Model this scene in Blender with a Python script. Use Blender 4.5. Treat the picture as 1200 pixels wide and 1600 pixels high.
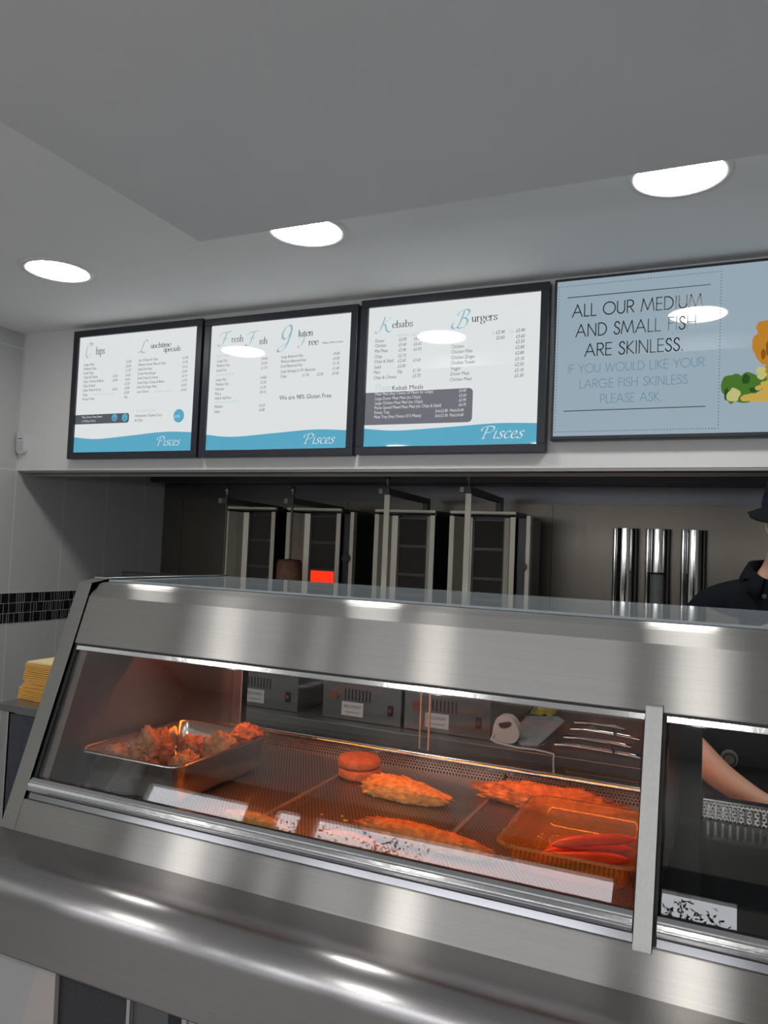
import bpy, bmesh, math, random
from mathutils import Vector, Matrix, noise

for o in list(bpy.data.objects):
    bpy.data.objects.remove(o)
SC = bpy.context.scene
COL = SC.collection

# ------------------------------------------------------------------ camera
cam_d = bpy.data.cameras.new('camera')
cam = bpy.data.objects.new('camera', cam_d)
COL.objects.link(cam)
cam.matrix_world = Matrix((( 0.91129, -0.01882,  0.41133, 0.0),
                           ( 0.40964, -0.05982, -0.91028, 0.0),
                           ( 0.04174,  0.99803, -0.04681, 1.5),
                           (0, 0, 0, 1)))
cam_d.sensor_fit = 'VERTICAL'
cam_d.sensor_height = 36.0
cam_d.sensor_width = 27.0
cam_d.lens = 1202.0 / 1600.0 * 36.0
cam_d.clip_start = 0.02
SC.camera = cam

# ------------------------------------------------------------------ world, exposure, light levels
SC.view_settings.view_transform = 'Standard'
SC.view_settings.look = 'None'
SC.view_settings.gamma = 1.0
SC.view_settings.use_curve_mapping = False
SC.view_settings.exposure = 0.0
world = bpy.data.worlds.new('world')
SC.world = world
world.use_nodes = True
world.node_tree.nodes['Background'].inputs[0].default_value = (0.75, 0.85, 1.0, 1)
world.node_tree.nodes['Background'].inputs[1].default_value = 1.0
LAMP = 46.0           # ceiling downlights over the customers
LAMP_BACK = 48.0      # ceiling downlights above the menu boards
WINDOW = 8.0          # daylight in the high front windows
PANE_FILL = 0.65          # added glow of the lower front panes, lifts the ceiling
HEAT = 62.0           # glowing heat lamps in the cabinet
MENU = 0.74           # backlit menu posters
SCREEN = 0.42         # television screen

# ------------------------------------------------------------------ helpers
R = random.Random(7)
BASE = {}


def base(o):
    while o is not None:
        if o.name in BASE:
            return BASE[o.name]
        o = o.parent
    return Vector((0, 0, 0))


def tag(o, label=None, cat=None, group=None, kind=None):
    if label: o['label'] = label
    if cat: o['category'] = cat
    if group: o['group'] = group
    if kind: o['kind'] = kind
    return o


def thing(name, label, cat, loc, group=None, rz=0.0):
    o = bpy.data.objects.new(name, None)
    COL.objects.link(o)
    o.empty_display_size = 0.05
    o.location = loc
    o.rotation_euler = (0, 0, rz)
    BASE[o.name] = Vector(loc)
    return tag(o, label, cat, group)


class MB:
    def __init__(s):
        s.v = []
        s.f = []
        s.sm = []
        s.mi = []
        s.cur = 0

    def add(s, vs, fs, smooth=False):
        n = len(s.v)
        s.v += [tuple(v) for v in vs]
        for f in fs:
            s.f.append([i + n for i in f])
            s.sm.append(smooth)
            s.mi.append(s.cur)
        return s

    def box(s, x0, x1, y0, y1, z0, z1):
        vs = [(x, y, z) for z in (z0, z1) for y in (y0, y1) for x in (x0, x1)]
        return s.add(vs, [(0, 2, 3, 1), (4, 5, 7, 6), (0, 1, 5, 4), (2, 6, 7, 3), (0, 4, 6, 2), (1, 3, 7, 5)])

    def prism_x(s, prof, x0, x1, caps=True, smooth=False):
        """closed (y,z) profile run along X"""
        n = len(prof)
        area = sum(prof[i][0] * prof[(i + 1) % n][1] - prof[(i + 1) % n][0] * prof[i][1] for i in range(n))
        if area < 0: prof = prof[::-1]
        vs = [(x0, p[0], p[1]) for p in prof] + [(x1, p[0], p[1]) for p in prof]
        s.add(vs, [(i, (i + 1) % n, n + (i + 1) % n, n + i) for i in range(n)], smooth)
        if caps:
            s.add(vs, [tuple(range(n))[::-1], tuple(range(n, 2 * n))])
        return s

    def prism_z(s, prof, z0, z1, smooth=False):
        n = len(prof)
        area = sum(prof[i][0] * prof[(i + 1) % n][1] - prof[(i + 1) % n][0] * prof[i][1] for i in range(n))
        if area < 0: prof = prof[::-1]
        vs = [(p[0], p[1], z0) for p in prof] + [(p[0], p[1], z1) for p in prof]
        s.add(vs, [(i, (i + 1) % n, n + (i + 1) % n, n + i) for i in range(n)], smooth)
        return s.add(vs, [tuple(range(n))[::-1], tuple(range(n, 2 * n))])

    def prism_y(s, prof, y0, y1, smooth=False):
        """closed (x,z) profile run along Y (y0<y1)"""
        n = len(prof)
        area = sum(prof[i][0] * prof[(i + 1) % n][1] - prof[(i + 1) % n][0] * prof[i][1] for i in range(n))
        if area < 0: prof = prof[::-1]
        vs = [(p[0], y0, p[1]) for p in prof] + [(p[0], y1, p[1]) for p in prof]
        s.add(vs, [((i + 1) % n, i, n + i, n + (i + 1) % n) for i in range(n)], smooth)
        return s.add(vs, [tuple(range(n)), tuple(range(n, 2 * n))[::-1]])

    def tube(s, pts, rad, seg=10, caps=True, flat=None):
        pts = [Vector(p) for p in pts]
        n = len(pts)
        rads = rad if isinstance(rad, (list, tuple)) else [rad] * n
        tang = []
        for i in range(n):
            a = pts[max(i - 1, 0)]
            b = pts[min(i + 1, n - 1)]
            tang.append((b - a).normalized())
        up = Vector((0, 0, 1)) if abs(tang[0].z) < 0.9 else Vector((1, 0, 0))
        vs = []
        for i in range(n):
            t = tang[i]
            side = t.cross(up)
            if side.length < 1e-5: side = t.cross(Vector((0, 1, 0)))
            side.normalize()
            up = side.cross(t).normalized()
            for k in range(seg):
                a = 2 * math.pi * k / seg
                vs.append(pts[i] + (side * math.cos(a) + up * math.sin(a) * (flat or 1.0)) * rads[i])
        fs = []
        for i in range(n - 1):
            for k in range(seg):
                k2 = (k + 1) % seg
                fs.append((i * seg + k2, i * seg + k, (i + 1) * seg + k, (i + 1) * seg + k2))
        s.add(vs, fs, True)
        if caps:
            s.add(vs, [tuple(range(seg)), tuple(range((n - 1) * seg, n * seg))[::-1]])
        return s

    def cyl(s, p0, p1, r0, r1=None, seg=20):
        return s.tube([p0, p1], [r0, r0 if r1 is None else r1], seg)

    def lathe(s, prof, c, seg=24, sx=1.0, sy=1.0, smooth=True):
        """(r,z) profile about vertical axis at c"""
        n = len(prof)
        vs = []
        for r, z in prof:
            for k in range(seg):
                a = 2 * math.pi * k / seg
                vs.append((c[0] + r * math.cos(a) * sx, c[1] + r * math.sin(a) * sy, c[2] + z))
        fs = []
        for i in range(n - 1):
            for k in range(seg):
                k2 = (k + 1) % seg
                fs.append((i * seg + k, i * seg + k2, (i + 1) * seg + k2, (i + 1) * seg + k))
        return s.add(vs, fs, smooth)

    def build(s, name, mat, parent=None, bevel=0.0, seg=2, loc=None, mods=None):
        me = bpy.data.meshes.new(name)
        b = base(parent) if parent is not None else (Vector(loc) if loc is not None else Vector((0, 0, 0)))
        me.from_pydata([(v[0] - b.x, v[1] - b.y, v[2] - b.z) for v in s.v], [], s.f)
        mats = mat if isinstance(mat, (list, tuple)) else [mat]
        for m in mats: me.materials.append(m)
        for p, sm, mi in zip(me.polygons, s.sm, s.mi):
            p.use_smooth = sm
            p.material_index = mi
        me.update()
        o = bpy.data.objects.new(name, me)
        COL.objects.link(o)
        if parent is not None:
            o.parent = parent
        elif loc is not None:
            o.location = loc
        if bevel > 0:
            m = o.modifiers.new('bevel', 'BEVEL')
            m.width = bevel
            m.segments = seg
            m.limit_method = 'ANGLE'
            m.angle_limit = math.radians(40)
            m.harden_normals = False
        return o


def box(name, mat, x0, x1, y0, y1, z0, z1, parent=None, bevel=0.0, loc=None):
    return MB().box(x0, x1, y0, y1, z0, z1).build(name, mat, parent, bevel, loc=loc)


def copy_tree(o, parent=None):
    c = o.copy()
    COL.objects.link(c)
    if parent is not None: c.parent = parent
    for ch in list(o.children):
        copy_tree(ch, c)
    return c


def arc(cx, cy, rx, ry, a0, a1, n=12):
    return [(cx + rx * math.cos(math.radians(a0 + (a1 - a0) * i / n)), cy + ry * math.sin(math.radians(a0 + (a1 - a0) * i / n))) for i in range(n + 1)]


def rrect(x0, x1, y0, y1, r, n=5):
    return (arc(x1 - r, y1 - r, r, r, 0, 90, n) + arc(x0 + r, y1 - r, r, r, 90, 180, n) +
            arc(x0 + r, y0 + r, r, r, 180, 270, n) + arc(x1 - r, y0 + r, r, r, 270, 360, n))


# ------------------------------------------------------------------ materials
def nodes(name):
    m = bpy.data.materials.new(name)
    m.use_nodes = True
    nt = m.node_tree
    return m, nt, nt.nodes['Principled BSDF']


def setin(b, key, val):
    if key in b.inputs: b.inputs[key].default_value = val


def noise_node(nt, scale, detail=3, mscale=None, coord='Object'):
    tc = nt.nodes.new('ShaderNodeTexCoord')
    n = nt.nodes.new('ShaderNodeTexNoise')
    n.inputs['Scale'].default_value = scale
    n.inputs['Detail'].default_value = detail
    if mscale:
        mp = nt.nodes.new('ShaderNodeMapping')
        mp.inputs['Scale'].default_value = mscale
        nt.links.new(tc.outputs[coord], mp.inputs[0])
        nt.links.new(mp.outputs[0], n.inputs['Vector'])
    else:
        nt.links.new(tc.outputs[coord], n.inputs['Vector'])
    return n


def ramp(nt, src, p0, c0, p1, c1):
    r = nt.nodes.new('ShaderNodeValToRGB')
    r.color_ramp.elements[0].position = p0
    r.color_ramp.elements[0].color = (*c0, 1)
    r.color_ramp.elements[1].position = p1
    r.color_ramp.elements[1].color = (*c1, 1)
    nt.links.new(src, r.inputs[0])
    return r


def plain(name, col, rough=0.5, metal=0.0, var=0.0, vscale=20, bump=0.0, bscale=80, spec=None, emit=None, estr=0.0, coat=0.0):
    m, nt, b = nodes(name)
    b.inputs['Base Color'].default_value = (*col, 1)
    b.inputs['Roughness'].default_value = rough
    b.inputs['Metallic'].default_value = metal
    if spec is not None: setin(b, 'Specular IOR Level', spec)
    if coat: setin(b, 'Coat Weight', coat); setin(b, 'Coat Roughness', 0.02)
    if var:
        n = noise_node(nt, vscale)
        r = ramp(nt, n.outputs['Fac'], 0.3, [c * (1 - var) for c in col], 0.7, [min(1, c * (1 + var)) for c in col])
        nt.links.new(r.outputs[0], b.inputs['Base Color'])
    if bump:
        n = noise_node(nt, bscale)
        bp = nt.nodes.new('ShaderNodeBump')
        bp.inputs['Strength'].default_value = bump
        bp.inputs['Distance'].default_value = 0.004
        nt.links.new(n.outputs['Fac'], bp.inputs['Height'])
        nt.links.new(bp.outputs[0], b.inputs['Normal'])
    if emit:
        b.inputs['Emission Color'].default_value = (*emit, 1)
        b.inputs['Emission Strength'].default_value = estr
    return m


def brushed(name, col, rough, aniso, tangent=(1, 0, 0), rot=0.25, grain=(3, 600, 600), rv=0.06, gscale=1.0):
    m, nt, b = nodes(name)
    b.inputs['Base Color'].default_value = (*col, 1)
    b.inputs['Metallic'].default_value = 1.0
    b.inputs['Anisotropic'].default_value = aniso
    b.inputs['Anisotropic Rotation'].default_value = rot
    c = nt.nodes.new('ShaderNodeCombineXYZ')
    for i in range(3): c.inputs[i].default_value = tangent[i]
    nt.links.new(c.outputs[0], b.inputs['Tangent'])
    n = noise_node(nt, gscale, 4, grain)
    mr = nt.nodes.new('ShaderNodeMapRange')
    mr.inputs['From Min'].default_value = 0.3
    mr.inputs['From Max'].default_value = 0.7
    mr.inputs['To Min'].default_value = rough - rv
    mr.inputs['To Max'].default_value = rough + rv
    nt.links.new(n.outputs['Fac'], mr.inputs['Value'])
    nt.links.new(mr.outputs[0], b.inputs['Roughness'])
    return m


def satin(name, col, long, short, tangent=(1, 0, 0), grain=(2, 500, 500), var=0.05):
    """brushed sheet: mirror sharp along the grain (tangent), widely smeared across it"""
    m, nt, b = nodes(name)
    nt.nodes.remove(b)
    g = nt.nodes.new('ShaderNodeBsdfAnisotropic')
    ratio = math.sqrt(short / long)
    g.inputs['Anisotropy'].default_value = 1 - ratio
    g.inputs['Roughness'].default_value = math.sqrt(math.sqrt(short * long))
    c = nt.nodes.new('ShaderNodeCombineXYZ')
    for i in range(3): c.inputs[i].default_value = tangent[i]
    nt.links.new(c.outputs[0], g.inputs['Tangent'])
    n = noise_node(nt, 1.0, 3, grain)
    r = ramp(nt, n.outputs['Fac'], 0.3, [x * (1 - var) for x in col], 0.7, [min(1, x * (1 + var)) for x in col])
    nt.links.new(r.outputs[0], g.inputs['Color'])
    nt.links.new(g.outputs[0], nt.nodes['Material Output'].inputs['Surface'])
    return m


def glass(name, tint=(1, 1, 1), ior=1.45, rough=0.0, haze=0.0, hazecol=(0.62, 0.70, 0.74)):
    """thin clear sheet: what is not mirrored passes straight through"""
    m, nt, b = nodes(name)
    nt.nodes.remove(b)
    out = nt.nodes['Material Output']
    t = nt.nodes.new('ShaderNodeBsdfTransparent')
    t.inputs[0].default_value = (*tint, 1)
    film = t
    if haze:
        d = nt.nodes.new('ShaderNodeBsdfDiffuse')
        d.inputs[0].default_value = (*hazecol, 1)
        mh = nt.nodes.new('ShaderNodeMixShader')
        mh.inputs[0].default_value = haze
        nt.links.new(t.outputs[0], mh.inputs[1])
        nt.links.new(d.outputs[0], mh.inputs[2])
        film = mh
    g = nt.nodes.new('ShaderNodeBsdfGlossy')
    g.inputs['Roughness'].default_value = rough
    fr = nt.nodes.new('ShaderNodeFresnel')
    ge = nt.nodes.new('ShaderNodeNewGeometry')
    io = nt.nodes.new('ShaderNodeMapRange')            # same mirror share on either side of the sheet
    io.inputs['To Min'].default_value = ior
    io.inputs['To Max'].default_value = 1.0 / ior
    nt.links.new(ge.outputs['Backfacing'], io.inputs['Value'])
    nt.links.new(io.outputs[0], fr.inputs['IOR'])
    mx = nt.nodes.new('ShaderNodeMixShader')
    nt.links.new(fr.outputs[0], mx.inputs[0])
    nt.links.new(film.outputs[0], mx.inputs[1])
    nt.links.new(g.outputs[0], mx.inputs[2])
    nt.links.new(mx.outputs[0], out.inputs['Surface'])
    return m


def emitter(name, col, strength, coat=False):
    if coat:
        m, nt, b = nodes(name)
        b.inputs['Base Color'].default_value = (0.02, 0.02, 0.02, 1)
        b.inputs['Roughness'].default_value = 0.03
        b.inputs['Emission Color'].default_value = (*col, 1)
        b.inputs['Emission Strength'].default_value = strength
        return m
    m, nt, b = nodes(name)
    nt.nodes.remove(b)
    e = nt.nodes.new('ShaderNodeEmission')
    e.inputs[0].default_value = (*col, 1)
    e.inputs[1].default_value = strength
    nt.links.new(e.outputs[0], nt.nodes['Material Output'].inputs['Surface'])
    return m


M = {}
M['ceiling'] = plain('ceiling_paint', (0.82, 0.825, 0.82), 0.7, var=0.015, vscale=3)
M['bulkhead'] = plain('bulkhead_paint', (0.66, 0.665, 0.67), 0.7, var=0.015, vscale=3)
M['fascia'] = plain('fascia_panel', (0.66, 0.66, 0.655), 0.45)
M['wallwhite'] = plain('white_wall', (0.40, 0.395, 0.38), 0.6, var=0.02, vscale=4)
M['floor'] = plain('floor_vinyl', (0.35, 0.335, 0.33), 0.45, var=0.06, vscale=14)
M['steel'] = satin('brushed_steel', (0.565, 0.55, 0.52), 0.50, 0.012)
M['steel_apron'] = satin('apron_steel', (0.46, 0.445, 0.445), 0.11, 0.020)
M['steel_v'] = satin('steel_upright', (0.60, 0.60, 0.585), 0.40, 0.16, (1, 0, 0), grain=(400, 400, 4))
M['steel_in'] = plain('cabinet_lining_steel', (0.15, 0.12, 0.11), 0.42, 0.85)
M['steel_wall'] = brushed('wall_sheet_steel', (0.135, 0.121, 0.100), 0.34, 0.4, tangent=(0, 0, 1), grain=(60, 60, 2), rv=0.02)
M['steel_dark'] = plain('hood_steel', (0.13, 0.13, 0.14), 0.35, 1.0)
M['steel_bench'] = plain('bench_steel', (0.26, 0.26, 0.25), 0.36, 0.9)
M['alu'] = plain('polished_aluminium', (0.78, 0.79, 0.80), 0.14, 1.0, bump=0.06, bscale=60)
M['alu_strip'] = plain('aluminium_strip', (0.24, 0.24, 0.25), 0.18, 1.0)
M['chrome'] = plain('chrome', (0.72, 0.72, 0.70), 0.10, 1.0)
M['pan_steel'] = plain('pan_steel', (0.66, 0.62, 0.58), 0.20, 1.0)
M['shield'] = plain('satin_shield_steel', (0.56, 0.52, 0.43), 0.40, 0.35)
M['black_gap'] = plain('gap_shadow_black', (0.012, 0.012, 0.013), 0.5)
M['frame'] = plain('black_frame', (0.018, 0.021, 0.03), 0.35)
M['black'] = plain('black_enamel', (0.012, 0.013, 0.016), 0.35)
M['dark'] = plain('dark_grey_plastic', (0.05, 0.05, 0.053), 0.4)
M['burner'] = plain('burner_mesh', (0.045, 0.037, 0.034), 0.75, bump=0.5, bscale=300)
M['burner_frame'] = plain('burner_frame', (0.10, 0.095, 0.09), 0.45, 0.8)
M['glow'] = emitter('glowing_burner', (1.0, 0.035, 0.01), 1.1)
M['glass'] = glass('clear_glass', (0.985, 0.99, 0.99))
M['glass_top'] = glass('top_glass', (0.80, 0.86, 0.88), 1.5, 0.0, 0.5)
M['glass_edge'] = plain('glass_edge', (0.42, 0.44, 0.42), 0.15)
M['amber'] = glass('clear_polycarbonate', (0.92, 0.80, 0.58), 1.5, 0.0, 0.22, (0.75, 0.42, 0.08))
M['lampdisc'] = emitter('downlight_diffuser', (1.0, 0.965, 0.91), LAMP)
M['lampdisc_back'] = emitter('downlight_diffuser_counter', (1.0, 0.985, 0.955), LAMP_BACK)
M['lamptrim'] = plain('white_lamp_trim', (0.72, 0.72, 0.72), 0.35)
M['heat'] = emitter('heat_lamp_glow', (1.0, 0.21, 0.03), HEAT)
M['pane_fill'] = emitter('fill_pane_glow', (0.95, 0.96, 1.0), PANE_FILL)
M['window'] = emitter('daylit_window', (0.93, 0.95, 1.0), WINDOW)
M['poster'] = emitter('backlit_poster', (0.94, 0.985, 1.0), MENU, True)
M['posterblue'] = emitter('poster_blue', (0.13, 0.60, 0.86), 0.60, True)
M['posterwhite'] = emitter('poster_white_print', (0.95, 0.99, 1.0), 0.75)
M['ink'] = plain('dark_print', (0.03, 0.032, 0.04), 0.4)
M['inkgrey'] = plain('grey_print', (0.09, 0.095, 0.105), 0.4)
M['swash'] = emitter('grey_blue_print', (0.27, 0.47, 0.54), 1.0)
M['swashgrey'] = emitter('pale_grey_print', (0.36, 0.44, 0.47), 1.0)
M['faint'] = emitter('faint_print', (0.47, 0.58, 0.62), 1.0)
M['panelgrey'] = emitter('poster_grey_panel', (0.33, 0.34, 0.40), 0.42, True)
M['paneldark'] = emitter('poster_dark_panel', (0.20, 0.21, 0.27), 0.36, True)
M['screen'] = emitter('screen_picture', (0.66, 0.86, 1.0), SCREEN, True)
M['screenink'] = plain('screen_black', (0.012, 0.014, 0.02), 0.3)
M['screenblue'] = emitter('screen_blue', (0.25, 0.56, 0.80), 0.42)
M['screendot'] = emitter('screen_dot', (0.20, 0.36, 0.48), 0.42)
M['green'] = emitter('picture_green', (0.14, 0.36, 0.06), 0.45)
M['green2'] = emitter('picture_dark_green', (0.05, 0.17, 0.04), 0.45)
M['orange_pic'] = emitter('picture_batter', (0.75, 0.33, 0.04), 0.62)
M['orange_pic2'] = emitter('picture_brown_batter', (0.45, 0.16, 0.02), 0.55)
M['yellow_pic'] = emitter('picture_chips', (0.85, 0.58, 0.12), 0.62)
M['lemon_pic'] = emitter('picture_lemon', (0.78, 0.78, 0.30), 0.62)


def tile_mat():
    m, nt, b = nodes('white_wall_tiles')
    tc = nt.nodes.new('ShaderNodeTexCoord')
    sep = nt.nodes.new('ShaderNodeSeparateXYZ')
    nt.links.new(tc.outputs['Object'], sep.inputs[0])
    cmb = nt.nodes.new('ShaderNodeCombineXYZ')
    ad = nt.nodes.new('ShaderNodeMath'); ad.inputs[1].default_value = -2.955 + 0.0015
    az = nt.nodes.new('ShaderNodeMath'); az.inputs[1].default_value = -1.176
    nt.links.new(sep.outputs[1], ad.inputs[0]); nt.links.new(sep.outputs[2], az.inputs[0])
    nt.links.new(ad.outputs[0], cmb.inputs[0]); nt.links.new(az.outputs[0], cmb.inputs[1])
    br = nt.nodes.new('ShaderNodeTexBrick')
    br.offset = 0.0
    br.inputs['Scale'].default_value = 1.0
    br.inputs['Brick Width'].default_value = 0.3345
    br.inputs['Row Height'].default_value = 0.66
    br.inputs['Mortar Size'].default_value = 0.0022
    br.inputs['Mortar Smooth'].default_value = 0.1
    br.inputs['Color1'].default_value = (0.50, 0.515, 0.51, 1)
    br.inputs['Color2'].default_value = (0.50, 0.515, 0.51, 1)
    br.inputs['Mortar'].default_value = (0.72, 0.73, 0.72, 1)
    nt.links.new(cmb.outputs[0], br.inputs['Vector'])
    nt.links.new(br.outputs['Color'], b.inputs['Base Color'])
    b.inputs['Roughness'].default_value = 0.38
    return m


def perforated_mat(name, px, rad, axes=(0, 1), col=(0.55, 0.52, 0.49)):
    """steel sheet punched with a staggered grid of round holes"""
    m, nt, b = nodes(name)
    b.inputs['Base Color'].default_value = (*col, 1)
    b.inputs['Metallic'].default_value = 1.0
    b.inputs['Roughness'].default_value = 0.38
    out = nt.nodes['Material Output']
    tc = nt.nodes.new('ShaderNodeTexCoord')
    sep = nt.nodes.new('ShaderNodeSeparateXYZ')
    nt.links.new(tc.outputs['Object'], sep.inputs[0])
    cmb = nt.nodes.new('ShaderNodeCombineXYZ')
    nt.links.new(sep.outputs[axes[0]], cmb.inputs[0])
    nt.links.new(sep.outputs[axes[1]], cmb.inputs[1])
    ds = []
    py = px * 1.732
    for off in ((0, 0), (px / 2, py / 2)):
        a = nt.nodes.new('ShaderNodeVectorMath'); a.operation = 'ADD'
        a.inputs[1].default_value = (off[0], off[1], 0)
        w = nt.nodes.new('ShaderNodeVectorMath'); w.operation = 'WRAP'
        w.inputs[1].default_value = (px / 2, py / 2, 1)
        w.inputs[2].default_value = (-px / 2, -py / 2, -1)
        l = nt.nodes.new('ShaderNodeVectorMath'); l.operation = 'LENGTH'
        nt.links.new(cmb.outputs[0], a.inputs[0]); nt.links.new(a.outputs[0], w.inputs[0]); nt.links.new(w.outputs[0], l.inputs[0])
        ds.append(l)
    mn = nt.nodes.new('ShaderNodeMath'); mn.operation = 'MINIMUM'
    nt.links.new(ds[0].outputs['Value'], mn.inputs[0]); nt.links.new(ds[1].outputs['Value'], mn.inputs[1])
    lt = nt.nodes.new('ShaderNodeMath'); lt.operation = 'LESS_THAN'; lt.inputs[1].default_value = rad
    nt.links.new(mn.outputs[0], lt.inputs[0])
    t = nt.nodes.new('ShaderNodeBsdfTransparent')
    mx = nt.nodes.new('ShaderNodeMixShader')
    nt.links.new(lt.outputs[0], mx.inputs[0]); nt.links.new(b.outputs[0], mx.inputs[1]); nt.links.new(t.outputs[0], mx.inputs[2])
    nt.links.new(mx.outputs[0], out.inputs['Surface'])
    return m


def steel_sheets():
    """back wall: brushed sheets with narrow dark seams"""
    m = M['steel_wall']
    nt = m.node_tree
    b = nt.nodes['Principled BSDF']
    tc = nt.nodes.new('ShaderNodeTexCoord')
    sep = nt.nodes.new('ShaderNodeSeparateXYZ')
    nt.links.new(tc.outputs['Object'], sep.inputs[0])
    a = nt.nodes.new('ShaderNodeMath'); a.inputs[1].default_value = 0.878
    w = nt.nodes.new('ShaderNodeMath'); w.operation = 'WRAP'; w.inputs[1].default_value = 0.62; w.inputs[2].default_value = -0.62
    ab = nt.nodes.new('ShaderNodeMath'); ab.operation = 'ABSOLUTE'
    lt = nt.nodes.new('ShaderNodeMath'); lt.operation = 'LESS_THAN'; lt.inputs[1].default_value = 0.0022
    nt.links.new(sep.outputs[0], a.inputs[0]); nt.links.new(a.outputs[0], w.inputs[0]); nt.links.new(w.outputs[0], ab.inputs[0]); nt.links.new(ab.outputs[0], lt.inputs[0])
    mx = nt.nodes.new('ShaderNodeMix'); mx.data_type = 'RGBA'
    mx.inputs[6].default_value = (0.135, 0.121, 0.100, 1)
    mx.inputs[7].default_value = (0.05, 0.045, 0.037, 1)
    nt.links.new(lt.outputs[0], mx.inputs[0])
    nt.links.new(mx.outputs[2], b.inputs['Base Color'])


M['lip'] = plain('rolled_lip_steel', (0.62, 0.60, 0.56), 0.16, 1.0)
M['clad'] = plain('white_counter_panel', (0.40, 0.395, 0.395), 0.4)
M['tiles'] = tile_mat()
M['mosaic'] = plain('black_mosaic', (0.012, 0.012, 0.014), 0.25, var=0.5, vscale=18)
M['grout'] = plain('pale_grout', (0.60, 0.61, 0.61), 0.8)
M['perf'] = perforated_mat('perforated_steel', 0.0090, 0.0033)
M['perf_up'] = perforated_mat('perforated_upstand', 0.0090, 0.0032, (0, 2))
steel_sheets()

# ------------------------------------------------------------------ room shell
XL, XR, YB, YF = -3.52, 2.6, 4.15, -1.4
YFA = 2.96            # face of the fascia above the hood
ZC, ZB = 2.58, 2.48   # recess ceiling, lowered ceiling over the customers
ZH = 1.835            # underside of the fascia


def st(o):
    o['kind'] = 'structure'
    return o


st(box('floor', M['floor'], XL - 0.1, XR + 0.1, YF - 0.1, YB + 0.1, -0.1, 0))
st(box('ceiling', M['ceiling'], XL - 0.1, XR + 0.1, YF - 0.1, YB + 0.1, ZC, ZC + 0.1))
st(MB().prism_z([(-1.61, 2.0), (-1.61, .2), (XL, .2), (XL, YF), (XR, YF), (XR, 2.0)], ZB, ZC).build('ceiling_front', M['bulkhead']))  # unseen left part extended so its lamp mirrors below the posters
st(box('wall_left', M['tiles'], XL - 0.1, XL, YF - 0.1, YB + 0.1, 0, ZC))
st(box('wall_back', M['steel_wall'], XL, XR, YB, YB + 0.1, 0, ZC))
st(box('wall_right', M['wallwhite'], XR, XR + 0.1, YF - 0.1, YB + 0.1, 0, ZC))
st(box('wall_fascia', M['fascia'], XL, XR, YFA, YFA + 0.05, ZH, ZC))
# front wall with its row of high windows (seen only mirrored in the glass)
WZ0, WZ1 = 1.56, 1.785
WIN = []
M['leafdark'] = plain('dark_leaves', (0.03, 0.035, 0.02), .8)
spans = [(-3.44, -2.67), (-2.46, -2.30), (-2.19, -0.50), (-0.32, 0.06), (0.45, 2.2)]
mb = MB()
mb.box(XL, XR, YF - 0.1, YF, 0, 0.35)
mb.box(XL, XR, YF - 0.1, YF, 1.42, WZ0)
mb.box(XL, XR, YF - 0.1, YF - 0.05, 0.35, 1.42)
for a, b in ((XL, -3.35), (-1.75, -1.55), (0.05, 0.25), (2.35, XR)):
    mb.box(a, b, YF - 0.05, YF, 0.35, 1.42)
mb.box(XL, XR, YF - 0.1, YF, WZ1, ZC)
xs = [XL] + [v for s_ in spans for v in s_] + [XR]
for i in range(0, len(xs), 2):
    mb.box(xs[i], xs[i + 1], YF - 0.1, YF, WZ0, WZ1)
st(mb.build('wall_front', M['wallwhite']))
for i, (a, b) in enumerate(spans):
    w = st(box('window_%d' % (i + 1), M['window'], a, b, YF - 0.06, YF - 0.05, WZ0, WZ1))
    WIN.append(w)
# twigs and leaves of the trees just outside two of the panes
lr = random.Random(21)
for wi, cx, wd, n in ((2, -2.15, .05, 60), (2, -1.73, .10, 190), (3, -.16, .085, 170), (1, -2.33, .06, 70)):
    mb = MB()
    for k in range(n):
        x = lr.gauss(cx, wd)
        z = WZ0 + .09 + abs(lr.gauss(0, .07)) * lr.choice((1, 1, 1, -1))
        if not (spans[wi][0] + .01 < x < spans[wi][1] - .01 and WZ0 < z < WZ1 - .012): continue
        a = lr.uniform(0, math.pi)
        s_, t_ = lr.uniform(.006, .016), lr.uniform(.003, .006)
        ca, sa = math.cos(a), math.sin(a)
        y = YF - .046 + lr.uniform(0, .02)
        mb.prism_y([(x + ca * s_, z + sa * s_), (x - sa * t_, z + ca * t_), (x - ca * s_, z - sa * s_), (x + sa * t_, z - ca * t_)], y, y + .0008)
    o = mb.build('tree_leaves', M['leafdark'], WIN[wi])
    o['kind'] = 'stuff'
for i, (a, b) in enumerate(((-3.35, -1.75), (-1.55, 0.05), (0.25, 2.35))):
    st(box('window_%d' % (i + 6), M['pane_fill'], a, b, YF - 0.02, YF - 0.005, 0.35, 1.42))  # glowing panes added out of view to brighten the ceiling
# dark head trim over the front windows
st(box('trim_2', M['frame'], XL, XR, YF, YF + 0.012, WZ1, WZ1 + 0.11))

# black mosaic band on the tiled wall
mb = MB()
mb.box(XL, XL + 0.0016, 1.6, YB, 1.012, 1.178)
mb.cur = 1
rr = random.Random(3)
for row in range(3):
    z0 = 1.0145 + row * 0.0542
    y = 2.2
    while y < YB - 0.01:
        w = rr.choice([0.009, 0.013, 0.018, 0.013, 0.009, 0.030, 0.045])
        mb.box(XL, XL + 0.004, y, min(y + w, YB), z0 + (rr.random() - .5) * 0.001, z0 + 0.0512)
        y += w + 0.0040
st(mb.build('trim_1', [M['grout'], M['mosaic']]))

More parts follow.
